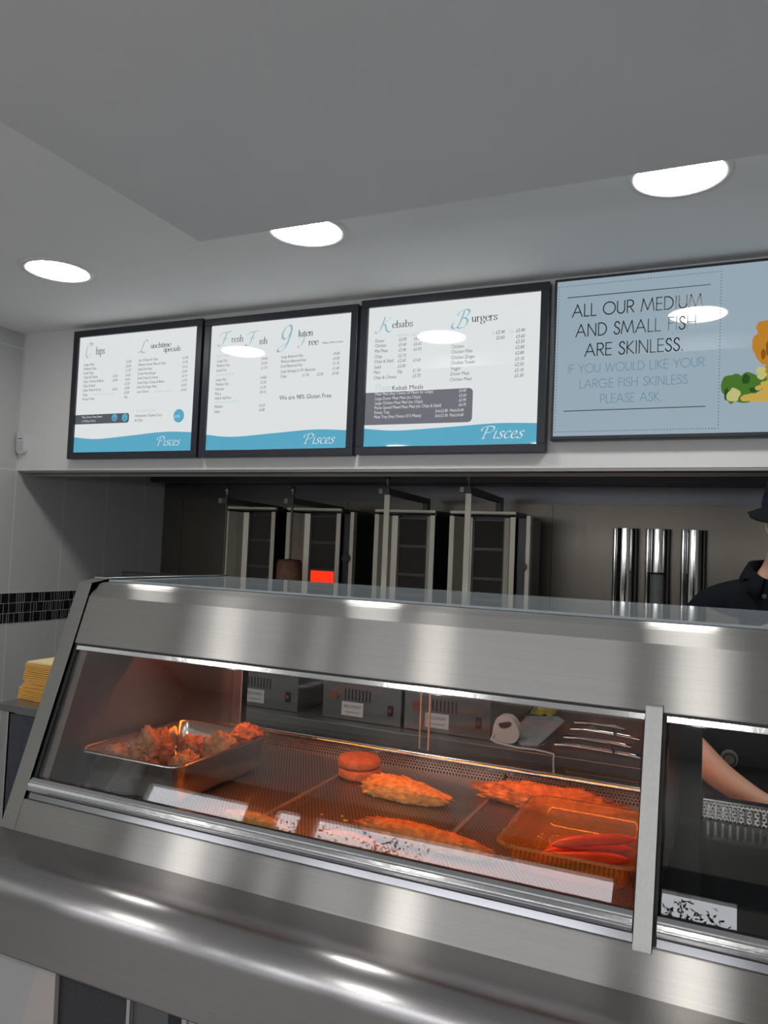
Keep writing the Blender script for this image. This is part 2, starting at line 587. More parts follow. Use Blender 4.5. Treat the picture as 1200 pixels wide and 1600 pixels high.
# ------------------------------------------------------------------ extraction hood under the fascia
hood = thing('extractor_hood', 'stainless extractor hood along the underside of the white menu fascia', 'extractor hood', (0, 3.5, ZH))
mb = MB()
mb.prism_x([(YFA - 0.002, ZH - 0.002), (YFA + 0.07, ZH - 0.002), (YFA + 0.07, ZH - 0.026), (YFA + 0.06, ZH - 0.026), (YFA + 0.055, ZH - 0.014), (YFA - 0.002, ZH - 0.012)], XL + 0.055, XR - 0.02)
mb.build('front_lip', M['steel_bench'], hood)
mb = MB()
mb.prism_x([(YFA + 0.08, ZH - 0.004), (YB - 0.005, ZH + 0.30), (YB - 0.005, ZH + 0.33), (YFA + 0.08, ZH + 0.03)], XL + 0.01, XR - 0.02)
mb.build('plenum_plate', M['steel_dark'], hood)
box('rear_gutter', M['steel_dark'], XL + 0.01, XR - 0.02, YB - 0.16, YB - 0.005, ZH + 0.035, ZH + 0.085, hood, 0.004)
mb = MB()
mb.box(XL + 0.01, XR - 0.02, YB - 0.012, YB - 0.004, ZH - 0.06, ZH + 0.034)
mb.build('back_plate', M['steel_dark'], hood)
for k in range(10):
    x0 = XL + 0.12 + k * 0.56
    if x0 + 0.5 > XR: break
    mb = MB()
    mb.box(x0, x0 + 0.52, YFA + 0.16, YFA + 0.20, ZH + 0.025, ZH + 0.09)
    for j in range(9):
        xx = x0 + 0.02 + j * 0.055
        mb.prism_z([(xx, YFA + 0.155), (xx + 0.036, YFA + 0.155), (xx + 0.026, YFA + 0.13), (xx + 0.010, YFA + 0.13)], ZH + 0.03, ZH + 0.085)
    mb.build('baffle_filter', M['steel_dark'], hood)

# ------------------------------------------------------------------ ceiling downlights


def downlight(x, y, z, mat, label):
    t = thing('downlight', label, 'ceiling light', (x, y, z), 'round recessed downlights')
    MB().lathe([(0.118, -0.001), (0.124, -0.006), (0.140, -0.006), (0.143, -0.001), (0.143, 0.0)], (x, y, z), 40).build('trim_ring', M['lamptrim'], t)
    MB().lathe([(0.0, -0.004), (0.06, -0.004), (0.119, -0.0035)][::-1], (x, y, z), 40).build('diffuser', mat, t)
    return t


for x, lab in ((-2.535, 'round white downlight left of the lowered ceiling corner, above the chips menu'),
               (-1.352, 'middle of the three lit downlights, half hidden by the lowered ceiling edge'),
               (-0.15, 'rightmost lit downlight, above the television, cut by the lowered ceiling edge')):
    downlight(x, 2.245 if x > -2 else 2.265, ZC, M['lampdisc_back'], lab)
downlight(1.05, 2.245, ZC, M['lampdisc_back'], 'downlight beyond the right edge, above the menu fascia')
for x, w_ in ((-2.93, 'leftmost'), (-1.52, 'second from the left'), (-0.128, 'third from the left'), (1.25, 'rightmost')):
    downlight(x, -0.91, ZB, M['lampdisc'], 'downlight over the customers, %s, mirrored in the counter steel' % w_)

# ------------------------------------------------------------------ serving counter with heated display
SLP = 0.345


def py(z, off=0.0):
    return 1.338 + (z - 0.882) * SLP + off


CX0, CX1 = -1.545, 1.45
ctr = thing('display_counter', 'stainless steel takeaway counter with sloped heated glass display', 'serving counter', (-0.05, 1.7, 0))
# end wall and front frame
mb = MB()
mb.prism_x([(py(0.813), 0.813), (py(1.379), 1.379), (1.56, 1.387), (2.13, 1.387), (2.13, 0.80), (py(0.80), 0.80)], CX0, CX0 + 0.045)
mb.build('end_panel', M['steel'], ctr, 0.003)
mb = MB()
mb.prism_x([(py(0.813), 0.813), (py(0.8785), 0.8785), (py(0.8785) + 0.03, 0.8785), (py(0.8785) + 0.03, 0.80), (py(0.80), 0.80)], CX0 + 0.046, CX1)
mb.build('front_sill', M['steel'], ctr, 0.002)
# worktop ledge with rounded nose and apron
nose = [(y, .813 + (1.314 - y) * .07) for y in (1.36, 1.357, 1.33, 1.29, 1.25, 1.22, 1.20, 1.19)]
nose += [(1.183 + 0.053 * math.cos(math.radians(a)), 0.769 + 0.053 * math.sin(math.radians(a))) for a in [86 + 94 * k / 22 for k in range(23)]]
nose += [(1.1298, 0.735), (1.1297, 0.725), (1.1295, 0.70), (1.1295, 0.669), (1.1295, 0.666), (1.1395, 0.666), (1.1395, 0.70), (1.36, 0.72)]
MB().prism_x(nose, CX0, CX1, True, True).build('worktop', M['steel_apron'], ctr)
# canopy over the glass
fold = (py(1.346), 1.346)
can = [(py(1.231), 1.231), fold]
c0 = (py(1.372) + 0.012, 1.372)
can += [(fold[0] + 0.022, 1.3700), (fold[0] + 0.029, 1.3752), (fold[0] + 0.038, 1.3788), (fold[0] + 0.048, 1.3805), (fold[0] + 0.06, 1.381)]
can += [(fold[0] + 0.06, 1.371), (fold[0] + 0.03, 1.366), (py(1.34) + 0.012, 1.34), (py(1.245) + 0.012, 1.245), (1.52, 1.245), (1.52, 1.236), (py(1.229) + 0.006, 1.229)]
n = len(can)
mb = MB()
mb.prism_x(can, CX0 + 0.051, CX1)
mb.build('canopy', M['steel'], ctr, 0.0018, mods=None)
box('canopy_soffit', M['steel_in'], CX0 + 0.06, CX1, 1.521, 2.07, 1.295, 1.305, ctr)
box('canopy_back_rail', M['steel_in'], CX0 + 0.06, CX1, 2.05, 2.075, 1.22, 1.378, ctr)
box('top_glass', M['glass_top'], CX0 + 0.056, CX1, 1.556, 2.085, 1.3815, 1.3875, ctr, 0.002)
box('end_trim', M['chrome'], CX0 + 0.002, CX0 + 0.05, 1.56, 2.10, 1.3875, 1.392, ctr, 0.001)

# polished rails carrying the glass


def rail(x0, x1, parent):
    o = -0.004
    a = [(py(0.8965, o), 0.8965), (py(0.900, o) - 0.006, 0.900), (py(0.906, o) - 0.009, 0.906), (py(0.9085, o) - 0.0065, 0.9085), (py(0.911, o) - 0.009, 0.911),
         (py(0.917, o) - 0.008, 0.917), (py(0.9185, o) - 0.0055, 0.9185), (py(0.921, o) - 0.0065, 0.921), (py(0.9255, o), 0.926), (py(0.9255, o) + 0.010, 0.926), (py(0.8965) + 0.014, 0.8965)]
    MB().prism_x(a, x0, x1).build('glass_rail', M['alu'], parent, 0.0009)
    b = [(py(0.8795, 0.003), 0.8795), (py(0.893, 0.003), 0.8915), (py(0.8935, 0.003) + 0.002, 0.894), (py(0.894) + 0.016, 0.894), (py(0.8795) + 0.016, 0.8795)]
    MB().prism_x(b, x0, x1).build('rail_strip', M['alu_strip'], parent, 0.0006)
    t = [(py(1.214, 0.006), 1.214), (py(1.226, 0.006), 1.226), (py(1.226) + 0.022, 1.226), (py(1.214) + 0.022, 1.214)]
    MB().prism_x(t, x0, x1).build('glass_head_rail', M['alu'], parent, 0.0015)


MB().prism_x([(py(1.2255, 0.004), 1.2255), (py(1.2315, 0.004), 1.2315), (py(1.2315) + 0.04, 1.2355), (py(1.2255) + 0.04, 1.2255)], CX0 + 0.056, CX1).build('gap_shadow_strip', M['black_gap'], ctr)  # dark strip standing in for the shaded canopy gap, also hides lamp glint
bays = [(CX0 + 0.056, -0.1335), (-0.096, 1.30)]
for a, b in bays:
    rail(a, b, ctr)
    g = [(py(0.905, 0.010), 0.905), (py(1.224, 0.010), 1.224), (py(1.224, 0.016), 1.224), (py(0.905, 0.016), 0.905)]
    MB().prism_x(g, a + 0.004, b - 0.004).build('front_glass', M['glass'], ctr)
mb = MB()
mb.prism_x([(py(0.872, -0.012), 0.874), (py(1.243, -0.012), 1.243), (py(1.243, 0.028), 1.243), (py(0.872, 0.028), 0.874)], -0.131, -0.1025)
mb.build('divider_post', M['steel_v'], ctr, 0.003)
for a, b in ((-1.4995, -1.489), (-0.1025, -0.097), (-0.1345, -0.131)):
    mb = MB()
    mb.prism_x([(py(0.879, 0.008), 0.879), (py(1.229, 0.008), 1.229), (py(1.229, 0.03), 1.229), (py(0.879, 0.03), 0.879)], a, b)
    mb.build('gap_shadow_strip', M['black_gap'], ctr)  # black strips stand in for the shade in the recess gaps
# inside of the display
lin = [(1.355, 0.872), (py(1.228, 0.018), 1.228), (1.535, 1.30), (2.10, 1.30), (2.10, 0.872)]
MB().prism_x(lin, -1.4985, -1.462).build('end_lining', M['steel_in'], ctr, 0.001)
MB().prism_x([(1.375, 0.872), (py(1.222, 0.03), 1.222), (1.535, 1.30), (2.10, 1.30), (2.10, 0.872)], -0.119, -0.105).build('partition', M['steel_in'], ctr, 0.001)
box('hot_plate', plain('hole_shade_plate', (0.05, 0.035, 0.03), 0.5), CX0 + 0.047, -0.12, 1.37, 2.12, 0.850, 0.862, ctr)  # plate coloured dark so the tray holes above look shaded
box('chilled_plate', plain('dark_glossy_plate', (0.05, 0.055, 0.055), 0.12), -0.104, CX1, 1.375, 2.09, 0.850, 0.872, ctr)
MB().prism_x([(2.085, 0.862), (2.085, 0.909)] + [(2.095 + .010 * math.cos(math.radians(a)), .909 + .010 * math.sin(math.radians(a))) for a in range(165, 30, -15)] + [(2.115, 0.913), (2.115, 0.862)], CX0 + 0.047, -0.12, True, True).build('rear_lip', M['lip'], ctr)
mb = MB()
mb.prism_x([(2.085, 0.873), (2.095, 0.914), (2.115, 0.915), (2.115, 0.873)], -0.05, CX1)
mb.build('slotted_strip', M['perf_up'], ctr)
mb = MB()
for k in range(22):
    mb.box(-0.04 + k * 0.0165, -0.0345 + k * 0.0165, 2.079, 2.084, 0.876, 0.908)
mb.build('strip_rib', M['chrome'], ctr)
box('strip_cap', M['chrome'], -0.05, CX1, 2.083, 2.12, 0.9155, 0.920, ctr, 0.001)
box('rear_jamb', M['steel_v'], -1.4605, -1.425, 2.10, 2.135, 0.86, 1.22, ctr, 0.002)
box('rear_jamb', M['dark'], -0.118, -0.055, 2.10, 2.135, 0.86, 1.22, ctr, 0.002)
for a, b, y in ((-1.424, -0.785, 2.118), (-0.815, -0.12, 2.126)):
    d = box('rear_glass_door', M['glass'], a, b, y, y + 0.005, 0.921, 1.22, ctr)
    e = b if a < -1 else a
    box('door_edge', M['glass_edge'], e - 0.0035, e + 0.0005, y - 0.0005, y + 0.0055, 0.921, 1.22, d)
# heat lamps tucked up inside the canopy
for x in (-1.22, -0.80, -0.38):
    h = MB().cyl((x - 0.17, 1.72, 1.262), (x + 0.17, 1.72, 1.262), 0.008, None, 12).build('heat_lamp', M['heat'], ctr)
    mb = MB()
    mb.prism_x([(1.66, 1.198), (1.66, 1.255), (1.69, 1.285), (1.75, 1.285), (1.78, 1.255), (1.783, 1.258), (1.752, 1.29), (1.688, 1.29), (1.657, 1.258), (1.657, 1.198)], x - 0.2095, x + 0.2095)  # unseen trough, long front flange added to keep lamp glow off the ledge
    mb.build('glow_shield', M['steel_in'], h)
# base below the worktop
box('base_cabinet', M['wallwhite'], CX0 + 0.02, CX1, 1.22, 2.11, 0.002, 0.80, ctr)
box('white_cladding', M['clad'], CX0 + 0.01, -1.215, 1.172, 1.218, 0.06, 0.715, ctr, 0.001)
mb = MB()
mb.prism_y([(-1.215, 0.715), (-1.188, 0.715), (-1.178, 0.06), (-1.40, 0.06)], 1.160, 1.171)
mb.build('angled_return', plain('cream_panel', (0.46, 0.41, 0.385), 0.5), ctr, 0.001)
box('black_panel', plain('black_speckled_panel', (0.035, 0.037, 0.045), 0.3, var=0.4, vscale=250), -1.187, -1.012, 1.172, 1.218, 0.06, 0.715, ctr)
box('chrome_trim', M['alu'], -1.012, -1.003, 1.165, 1.218, 0.06, 0.715, ctr, 0.002)
box('chrome_trim', M['alu_strip'], -1.0025, -0.92, 1.176, 1.218, 0.06, 0.715, ctr)
box('black_panel', M['frame'], -0.9195, -0.885, 1.172, 1.218, 0.06, 0.715, ctr)
box('chrome_trim', M['alu'], -0.8845, -0.875, 1.165, 1.218, 0.06, 0.715, ctr, 0.002)
box('white_cladding', M['clad'], -0.8745, CX1, 1.172, 1.218, 0.06, 0.715, ctr, 0.001)
box('plinth', M['black'], CX0 + 0.04, CX1, 1.24, 2.0, 0.0, 0.06, ctr)

# ------------------------------------------------------------------ lettering


def crom(pts, n=6):
    if len(pts) < 3: return list(pts)
    P = [pts[0]] + list(pts) + [pts[-1]]
    out = []
    for i in range(1, len(P) - 2):
        p0, p1, p2, p3 = P[i - 1], P[i], P[i + 1], P[i + 2]
        for k in range(n):
            t = k / n
            out.append(tuple(0.5 * ((2 * p1[j]) + (-p0[j] + p2[j]) * t + (2 * p0[j] - 5 * p1[j] + 4 * p2[j] - p3[j]) * t * t + (-p0[j] + 3 * p1[j] - 3 * p2[j] + p3[j]) * t ** 3) for j in (0, 1)))
    out.append(tuple(pts[-1]))
    return out


# lowercase book face, x-height 1: (strokes, advance); drawn with a broad nib
SERIF = {
    'a': ([[(.12, .78), (.3, .98), (.55, .9), (.58, .6)], [(.58, .62), (.58, .12), (.78, .04)], [(.58, .58), (.25, .48), (.1, .25), (.25, .02), (.45, .06), (.58, .25)]], .85),
    'b': ([[(.16, 1.6), (.16, .02)], [(0, 1.55), (.16, 1.6)], [(.16, .7), (.4, .98), (.72, .8), (.74, .3), (.5, .0), (.16, .15)]], .92),
    'c': ([[(.72, .78), (.5, .98), (.2, .85), (.1, .5), (.2, .12), (.48, .0), (.74, .2)]], .82),
    'e': ([[(.12, .52), (.72, .56), (.65, .88), (.42, .98), (.18, .84), (.1, .48), (.22, .1), (.48, .0), (.74, .2)]], .84),
    'g': ([[(.4, .98), (.15, .85), (.15, .5), (.4, .38), (.62, .52), (.62, .85), (.4, .98)], [(.58, .9), (.82, 1.0)], [(.25, .42), (.15, .2), (.4, .08), (.72, -.02), (.72, -.35), (.4, -.5), (.1, -.35), (.15, -.1), (.3, .02)]], .88),
    'h': ([[(.16, 1.6), (.16, 0)], [(0, 1.55), (.16, 1.6)], [(.16, .68), (.4, .96), (.64, .88), (.68, .6)], [(.68, .62), (.68, 0)], [(.02, 0), (.32, 0)], [(.54, 0), (.84, 0)]], .92),
    'i': ([[(.18, .98), (.18, 0)], [(.02, .92), (.18, .98)], [(.02, 0), (.34, 0)], [(.14, 1.36), (.24, 1.36)]], .4),
    'l': ([[(.18, 1.6), (.18, 0)], [(.02, 1.55), (.18, 1.6)], [(.02, 0), (.34, 0)]], .4),
    'm': ([[(.16, .98), (.16, 0)], [(0, .92), (.16, .98)], [(.16, .68), (.36, .96), (.56, .88), (.6, .6)], [(.6, .62), (.6, 0)], [(.6, .68), (.8, .96), (1.0, .88), (1.04, .6)], [(1.04, .62), (1.04, 0)], [(.02, 0), (.3, 0)], [(.46, 0), (.74, 0)], [(.9, 0), (1.18, 0)]], 1.26),
    'n': ([[(.16, .98), (.16, 0)], [(0, .92), (.16, .98)], [(.16, .68), (.4, .96), (.64, .88), (.68, .6)], [(.68, .62), (.68, 0)], [(.02, 0), (.32, 0)], [(.54, 0), (.84, 0)]], .92),
    'p': ([[(.16, .98), (.16, -.5)], [(0, .92), (.16, .98)], [(.02, -.5), (.34, -.5)], [(.16, .7), (.4, .98), (.72, .8), (.74, .3), (.5, .0), (.16, .15)]], .92),
    'r': ([[(.16, .98), (.16, 0)], [(0, .92), (.16, .98)], [(.02, 0), (.36, 0)], [(.16, .65), (.36, .94), (.6, .94)], [(.55, .9), (.6, .84)]], .66),
    's': ([[(.56, .74), (.5, .94), (.28, .98), (.12, .8), (.22, .58), (.48, .44), (.58, .22), (.42, .02), (.18, .04), (.08, .28)]], .7),
    't': ([[(.2, 1.28), (.2, .2), (.34, .02), (.52, .12)], [(.02, .96), (.48, .96)]], .56),
    'u': ([[(.16, .98), (.16, .35), (.3, .05), (.52, .08), (.68, .3)], [(.68, .98), (.68, .02)], [(0, .96), (.16, .98)], [(.54, .96), (.68, .98)], [(.68, .02), (.84, .02)]], .9),
    '-': ([[(.05, .45), (.4, .45)]], .5),
}
# italic hand for the shop name
HAND = {
    'P': ([[(.35, 1.62), (.12, .02)], [(-.18, 1.05), (-.2, 1.4), (.1, 1.62), (.55, 1.72), (.95, 1.6), (1.0, 1.2), (.72, .88), (.3, .82)], [(-.05, .0), (.3, .02)]], 1.08),
    'i': ([[(.12, .9), (.22, .98), (.12, .15), (.2, .0), (.36, .1)], [(.24, 1.34), (.32, 1.36)]], .44),
    's': ([[(.6, .86), (.4, .98), (.2, .82), (.3, .55), (.46, .35), (.36, .04), (.12, .0), (.0, .14)]], .62),
    'c': ([[(.62, .84), (.45, .98), (.18, .8), (.08, .38), (.2, .04), (.42, .02), (.62, .2)]], .66),
    'e': ([[(.12, .42), (.45, .56), (.56, .82), (.4, .98), (.18, .8), (.08, .38), (.2, .04), (.42, .02), (.64, .2)]], .68),
}
# flowing capitals that open each menu heading
SWASH = {
    'C': ([[(.8, 1.25), (.95, 1.5), (.75, 1.75), (.45, 1.55), (.25, 1.0), (.2, .4), (.42, .0), (.75, .1), (1.05, .5)], [(.75, 1.75), (1.15, 1.7), (1.2, 1.4)]], 1.1),
    'L': ([[(1.15, 1.55), (1.0, 1.8), (.75, 1.6), (.55, .9), (.3, .2), (.0, .0), (.1, .2), (.45, .1), (.8, -.05), (1.1, .15)]], 1.2),
    'F': ([[(.15, 1.3), (.35, 1.6), (.8, 1.65), (1.5, 1.75)], [(.95, 1.62), (.75, 1.0), (.5, .3), (.2, .0), (-.05, .1), (.02, .25)], [(.5, .85), (1.0, .9)]], 1.25),
    'G': ([[(1.1, 1.4), (1.0, 1.75), (.7, 1.7), (.42, 1.2), (.4, .8), (.62, .65), (.9, .9), (1.1, 1.4)], [(1.1, 1.4), (.9, .6), (.6, -.1), (.2, -.4), (.05, -.2), (.4, .1), (.9, .35)]], 1.15),
    'K': ([[(.8, 1.75), (.6, 1.0), (.35, .25), (.05, .0), (-.1, .15)], [(1.45, 1.7), (1.1, 1.4), (.6, .9)], [(.6, .9), (.85, .85), (.95, .3), (1.25, .0), (1.5, .2)]], 1.3),
    'B': ([[(.95, 1.75), (.75, 1.0), (.5, .3), (.15, .0), (-.05, .25), (.1, .6)], [(.4, 1.3), (.6, 1.65), (1.1, 1.85), (1.35, 1.6), (1.1, 1.15), (.75, .98)], [(.75, .98), (1.1, .95), (1.2, .55), (.95, .12), (.5, .02), (.4, .2)]], 1.25),
}


def capA(*s): return list(s)


# plain round capitals for the television notice, cap height 1
MONO = {
    'A': ([[(0, 0), (.42, 1), (.84, 0)], [(.16, .36), (.68, .36)]], .92),
    'L': ([[(.06, 1), (.06, 0), (.46, 0)]], .52),
    'O': ([arc(.52, .5, .5, .5, 0, 360, 28)], 1.08),
    'U': ([[(.06, 1), (.06, .3)] + arc(.36, .3, .3, .3, 180, 360, 12) + [(.66, 1)]], .76),
    'R': ([[(.06, 0), (.06, 1), (.3, 1)] + arc(.3, .74, .26, .26, 90, -90, 10) + [(.06, .48)], [(.28, .48), (.6, 0)]], .66),
    'M': ([[(0, 0), (.16, 1), (.52, .1), (.88, 1), (1.04, 0)]], 1.12),
    'E': ([[(.5, 1), (.06, 1), (.06, 0), (.5, 0)], [(.06, .52), (.48, .52)]], .58),
    'D': ([[(.06, 0), (.06, 1), (.25, 1)] + arc(.25, .5, .48, .5, 90, -90, 16) + [(.06, 0)]], .82),
    'I': ([[(.08, 1), (.08, 0)]], .2),
    'N': ([[(.06, 0), (.06, 1), (.72, 0), (.72, 1)]], .84),
    'S': ([crom([(.46, .82), (.36, .98), (.18, .97), (.07, .78), (.16, .6), (.36, .46), (.48, .26), (.38, .04), (.16, .01), (.02, .2)], 5)], .56),
    'F': ([[(.48, 1), (.06, 1), (.06, 0)], [(.06, .54), (.46, .54)]], .54),
    'H': ([[(.06, 0), (.06, 1)], [(.68, 0), (.68, 1)], [(.06, .53), (.68, .53)]], .8),
    'K': ([[(.06, 0), (.06, 1)], [(.55, 1), (.07, .52), (.6, 0)]], .66),
    'Y': ([[(0, 1), (.33, .5), (.66, 1)], [(.33, .5), (.33, 0)]], .72),
    'W': ([[(0, 1), (.26, 0), (.54, .92), (.82, 0), (1.08, 1)]], 1.16),
    'G': ([arc(.52, .5, .5, .5, 42, 330, 22) + [(1.0, .46), (.58, .46)]], 1.1),
    'P': ([[(.06, 0), (.06, 1), (.3, 1)] + arc(.3, .72, .27, .28, 90, -90, 10) + [(.06, .44)]], .64),
    '.': ([[(.06, .0), (.06, .07)]], .2),
    ',': ([[(.1, .06), (.04, -.1)]], .2),
    ' ': ([], .42),
}


def pen(txt, face, size, nib, ang, thin, shear=0.0, smooth=True, track=0.0):
    """quads (list of 4 points in text units*size) of a text drawn with a broad pen; returns quads and width"""
    x = 0.0
    quads = []
    for ch in txt:
        if ch == ' ' and ch not in face:
            x += .45
            continue
        strokes, adv = face[ch]
        for s_ in strokes:
            pts = crom(s_) if smooth else s_
            for (hw, a) in ((nib, ang), (thin, ang + 90)):
                dx, dy = hw * math.cos(math.radians(a)), hw * math.sin(math.radians(a))
                for p, q in zip(pts[:-1], pts[1:]):
                    P = [(p[0] - dx, p[1] - dy), (p[0] + dx, p[1] + dy), (q[0] + dx, q[1] + dy), (q[0] - dx, q[1] - dy)]
                    quads.append([((x + u + shear * v) * size, v * size) for u, v in P])
        x += adv + track
    return quads, x * size


def mono(txt, size, w, track=0.06):
    """even-width strokes"""
    x = 0.0
    quads = []
    for ch in txt:
        strokes, adv = MONO[ch]
        for s_ in strokes:
            for p, q in zip(s_[:-1], s_[1:]):
                d = Vector((q[0] - p[0], q[1] - p[1]))
                if d.length < 1e-6: continue
                d.normalize()
                nx, ny = -d.y * w, d.x * w
                ex, ey = d.x * w * .8, d.y * w * .8
                P = [(p[0] - nx - ex, p[1] - ny - ey), (q[0] - nx + ex, q[1] - ny + ey), (q[0] + nx + ex, q[1] + ny + ey), (p[0] + nx - ex, p[1] + ny - ey)]
                quads.append([((x + u) * size, v * size) for u, v in P])
        x += adv + track
    return quads, x * size


class Flat:
    """printed marks lying on a vertical face that looks toward -Y"""

    def __init__(s, y):
        s.y = y
        s.mb = MB()
        s.subs = []

    def quads(s, qs, x, z):
        for q in qs:
            a = sum(q[i][0] * q[(i + 1) % 4][1] - q[(i + 1) % 4][0] * q[i][1] for i in range(4))
            if a < 0: q = q[::-1]
            s.mb.add([(x + u, s.y, z + v) for u, v in q], [(0, 1, 2, 3)])

    def poly(s, pts):
        a = sum(pts[i][0] * pts[(i + 1) % len(pts)][1] - pts[(i + 1) % len(pts)][0] * pts[i][1] for i in range(len(pts)))
        if a < 0: pts = pts[::-1]
        s.mb.add([(p[0], s.y, p[1]) for p in pts], [tuple(range(len(pts)))])

    def build(s, name, mat, parent):
        o = None
        for q in ([s.mb] if s.mb.v else []) + [f.mb for f in s.subs]:
            o = q.build(name, mat, parent)
        return o


# words in the plain built-in face, converted once to mesh data
_words = {}


def need(words):
    todo = []
    for w in words:
        if w not in _words and w.strip():
            c = bpy.data.curves.new('word', 'FONT')
            c.body = w
            c.size = 1.0
            c.resolution_u = 2
            o = bpy.data.objects.new('word', c)
            COL.objects.link(o)
            todo.append((w, o, c))
    if not todo: return
    dg = bpy.context.evaluated_depsgraph_get()
    dg.update()
    for w, o, c in todo:
        me = bpy.data.meshes.new_from_object(o.evaluated_get(dg))
        vs = [(v.co.x, v.co.y) for v in me.vertices]
        _words[w] = (vs, [tuple(p.vertices) for p in me.polygons], max([v[0] for v in vs] or [0]))
        bpy.data.meshes.remove(me)
    for w, o, c in todo:
        bpy.data.objects.remove(o)
        bpy.data.curves.remove(c)


def word(fl, w, x, z, size, xs=0.8, shear=0.0, right=False, width=None):
    need([w])
    vs, fs, wd = _words[w]
    if width: xs = width / (wd * size)
    ox = x - (wd * size * xs if right else 0)
    n = [(ox + (v[0] + shear * v[1]) * size * xs, fl.y, z + v[1] * size) for v in vs]
    fl.mb.add(n, [f if True else f for f in fs])


# ------------------------------------------------------------------ menu boards
YP = 2.925


class Board:
    """layout read from the board's own picture: corner points give top-left, top-right, bottom-right, bottom-left of the sheet"""

    def __init__(s, x0, x1, z0, z1, corners, fr=0.033):
        s.X0, s.X1, s.Z0, s.Z1 = x0 + fr, x1 - fr, z0 + fr, z1 - fr
        s.c = corners

    def at(s, x, y):
        (ax, ay), (bx, by), (cx, cy), (dx, dy) = s.c
        top = ay + (by - ay) * (x - ax) / (bx - ax)
        bot = dy + (cy - dy) * (x - dx) / (cx - dx)
        v = (y - top) / (bot - top)
        l = ax + (dx - ax) * v
        r = bx + (cx - bx) * v
        u = (x - l) / (r - l)
        return s.X0 + u * (s.X1 - s.X0), s.Z1 - v * (s.Z1 - s.Z0)

    def k(s, x):
        (ax, ay), (bx, by), (cx, cy), (dx, dy) = s.c
        top = ay + (by - ay) * (x - ax) / (bx - ax)
        bot = dy + (cy - dy) * (x - dx) / (cx - dx)
        return (s.Z1 - s.Z0) / (bot - top)


def make_board(x0, x1, z0, z1, corners, label, wave):
    b = Board(x0, x1, z0, z1, corners)
    t = thing('menu_board', label, 'menu board', ((x0 + x1) / 2, YFA, z0), 'backlit menu boards')
    mb = MB()
    f = 0.033
    for a in ((x0, x1, z1 - f, z1), (x0, x1, z0, z0 + f), (x0, x0 + f, z0 + f, z1 - f), (x1 - f, x1, z0 + f, z1 - f)):
        mb.box(a[0], a[1], YP - 0.012, YFA - 0.002, a[2], a[3])
    mb.build('frame', M['frame'], t, 0.002)
    box('poster', M['poster'], b.X0, b.X1, YP, YP + 0.02, b.Z0, b.Z1, t)
    H = b.Z1 - b.Z0
    W = b.X1 - b.X0
    fl = Flat(YP - 0.0006)
    N = 40
    top = [(b.X0 + W * u, b.Z0 + H * v) for u, v in crom(list(zip((0, .2, .5, .78, 1.0), wave)), 10)]
    for p, q in zip(top[:-1], top[1:]):
        fl.poly([(p[0], b.Z0), (q[0], b.Z0), q, p])
    fl.build('wave_band', M['posterblue'], t)
    return t, b


def heading(t, b, cap, rest, x, y, cs, rx, ry, rs, wide, grey=False):
    fl = Flat(YP - 0.0010)
    X, Z = b.at(x, y)
    k = b.k(x)
    qs, w = pen(cap, SWASH, cs * k / 1.75, .085, 35, .018)
    fl.quads([[(u * (.92 if grey else 1.3), v) for u, v in q] for q in qs], X, Z)
    fl.build('heading_initial', M['swashgrey'] if grey else M['swash'], t)
    fl = Flat(YP - 0.0014)
    X, Z = b.at(rx, ry)
    qs, w = pen(rest, SERIF, rs * k, .085, 8, .028)
    fl.quads([[(u * wide * b.k(rx) / w, v) for u, v in q] for q in qs], X, Z)
    return fl


def shopname(t, b, x, y, h, wide):
    fl = Flat(YP - 0.0012)
    X, Z = b.at(x, y)
    k = b.k(x)
    qs, w = pen('Pisces', HAND, 1.0, .075, 38, .03, shear=.16)
    s = h * k / 1.7
    fl.quads([[(u * wide * k / w, v * s) for u, v in q] for q in qs], X, Z)
    fl.build('shop_name', M['posterwhite'], t)


def lines(b, fl, rows, size, xs=0.80):
    """text rows; every column becomes a piece of its own"""
    cols = []
    for r in sorted(rows, key=lambda r: r[0]):
        if not cols or r[0] - cols[-1][0][0] > 60: cols.append([])
        cols[-1].append(r)
    for c in cols:
        f = Flat(fl.y)
        fl.subs.append(f)
        for x, y, w in c:
            X, Z = b.at(x, y)
            word(f, w, X, Z, size * b.k(x), xs, shear=(0.2 if w.startswith('£') else 0))


# ---- chips
t, b = make_board(-3.118, -2.300, 1.889, 2.552, [(120, 200), (1080, 122), (1040, 1128), (78, 1128)],
                  'backlit menu board listing chips and lunchtime specials, nearest the left wall',
                  [.134, .114, .136, .158, .148])
fl = heading(t, b, 'C', 'hips', 165, 365, 118, 260, 338, 39, 94, True)
qs, w = pen('unchtime', SERIF, 27 * b.k(800), .085, 8, .028, track=-.08)
X, Z = b.at(712, 294); fl.quads([[(u * 208 * b.k(800) / w, v) for u, v in q] for q in qs], X, Z)
qs, w = pen('specials', SERIF, 27 * b.k(900), .085, 8, .028, track=-.08)
X, Z = b.at(815, 326); fl.quads([[(u * 172 * b.k(900) / w, v) for u, v in q] for q in qs], X, Z)
fl.build('heading', M['ink'], t)
fl = Flat(YP - 0.0010)
X, Z = b.at(618, 330)
qs, w = pen('L', SWASH, 100 * b.k(650) / 1.75, .085, 35, .018); fl.quads([[(u * 1.3, v) for u, v in q] for q in qs], X, Z)
fl.build('heading_initial', M['swashgrey'], t)
fl = Flat(YP - 0.0010)
left = [('Large Chips', 430), ('Medium Chips', 464), ('Small Chips', 499), ('Chips & Cheese', 532), ('Chips, Cheese & Beans', 567), ('Chips & Salad', 602), ('Chips, Peas & Gravy', 637), ('Chips', 674), ('Potato Fritter', 708)]
lines(b, fl, [(157 - i, y, w) for i, (w, y) in enumerate(left)], 29)
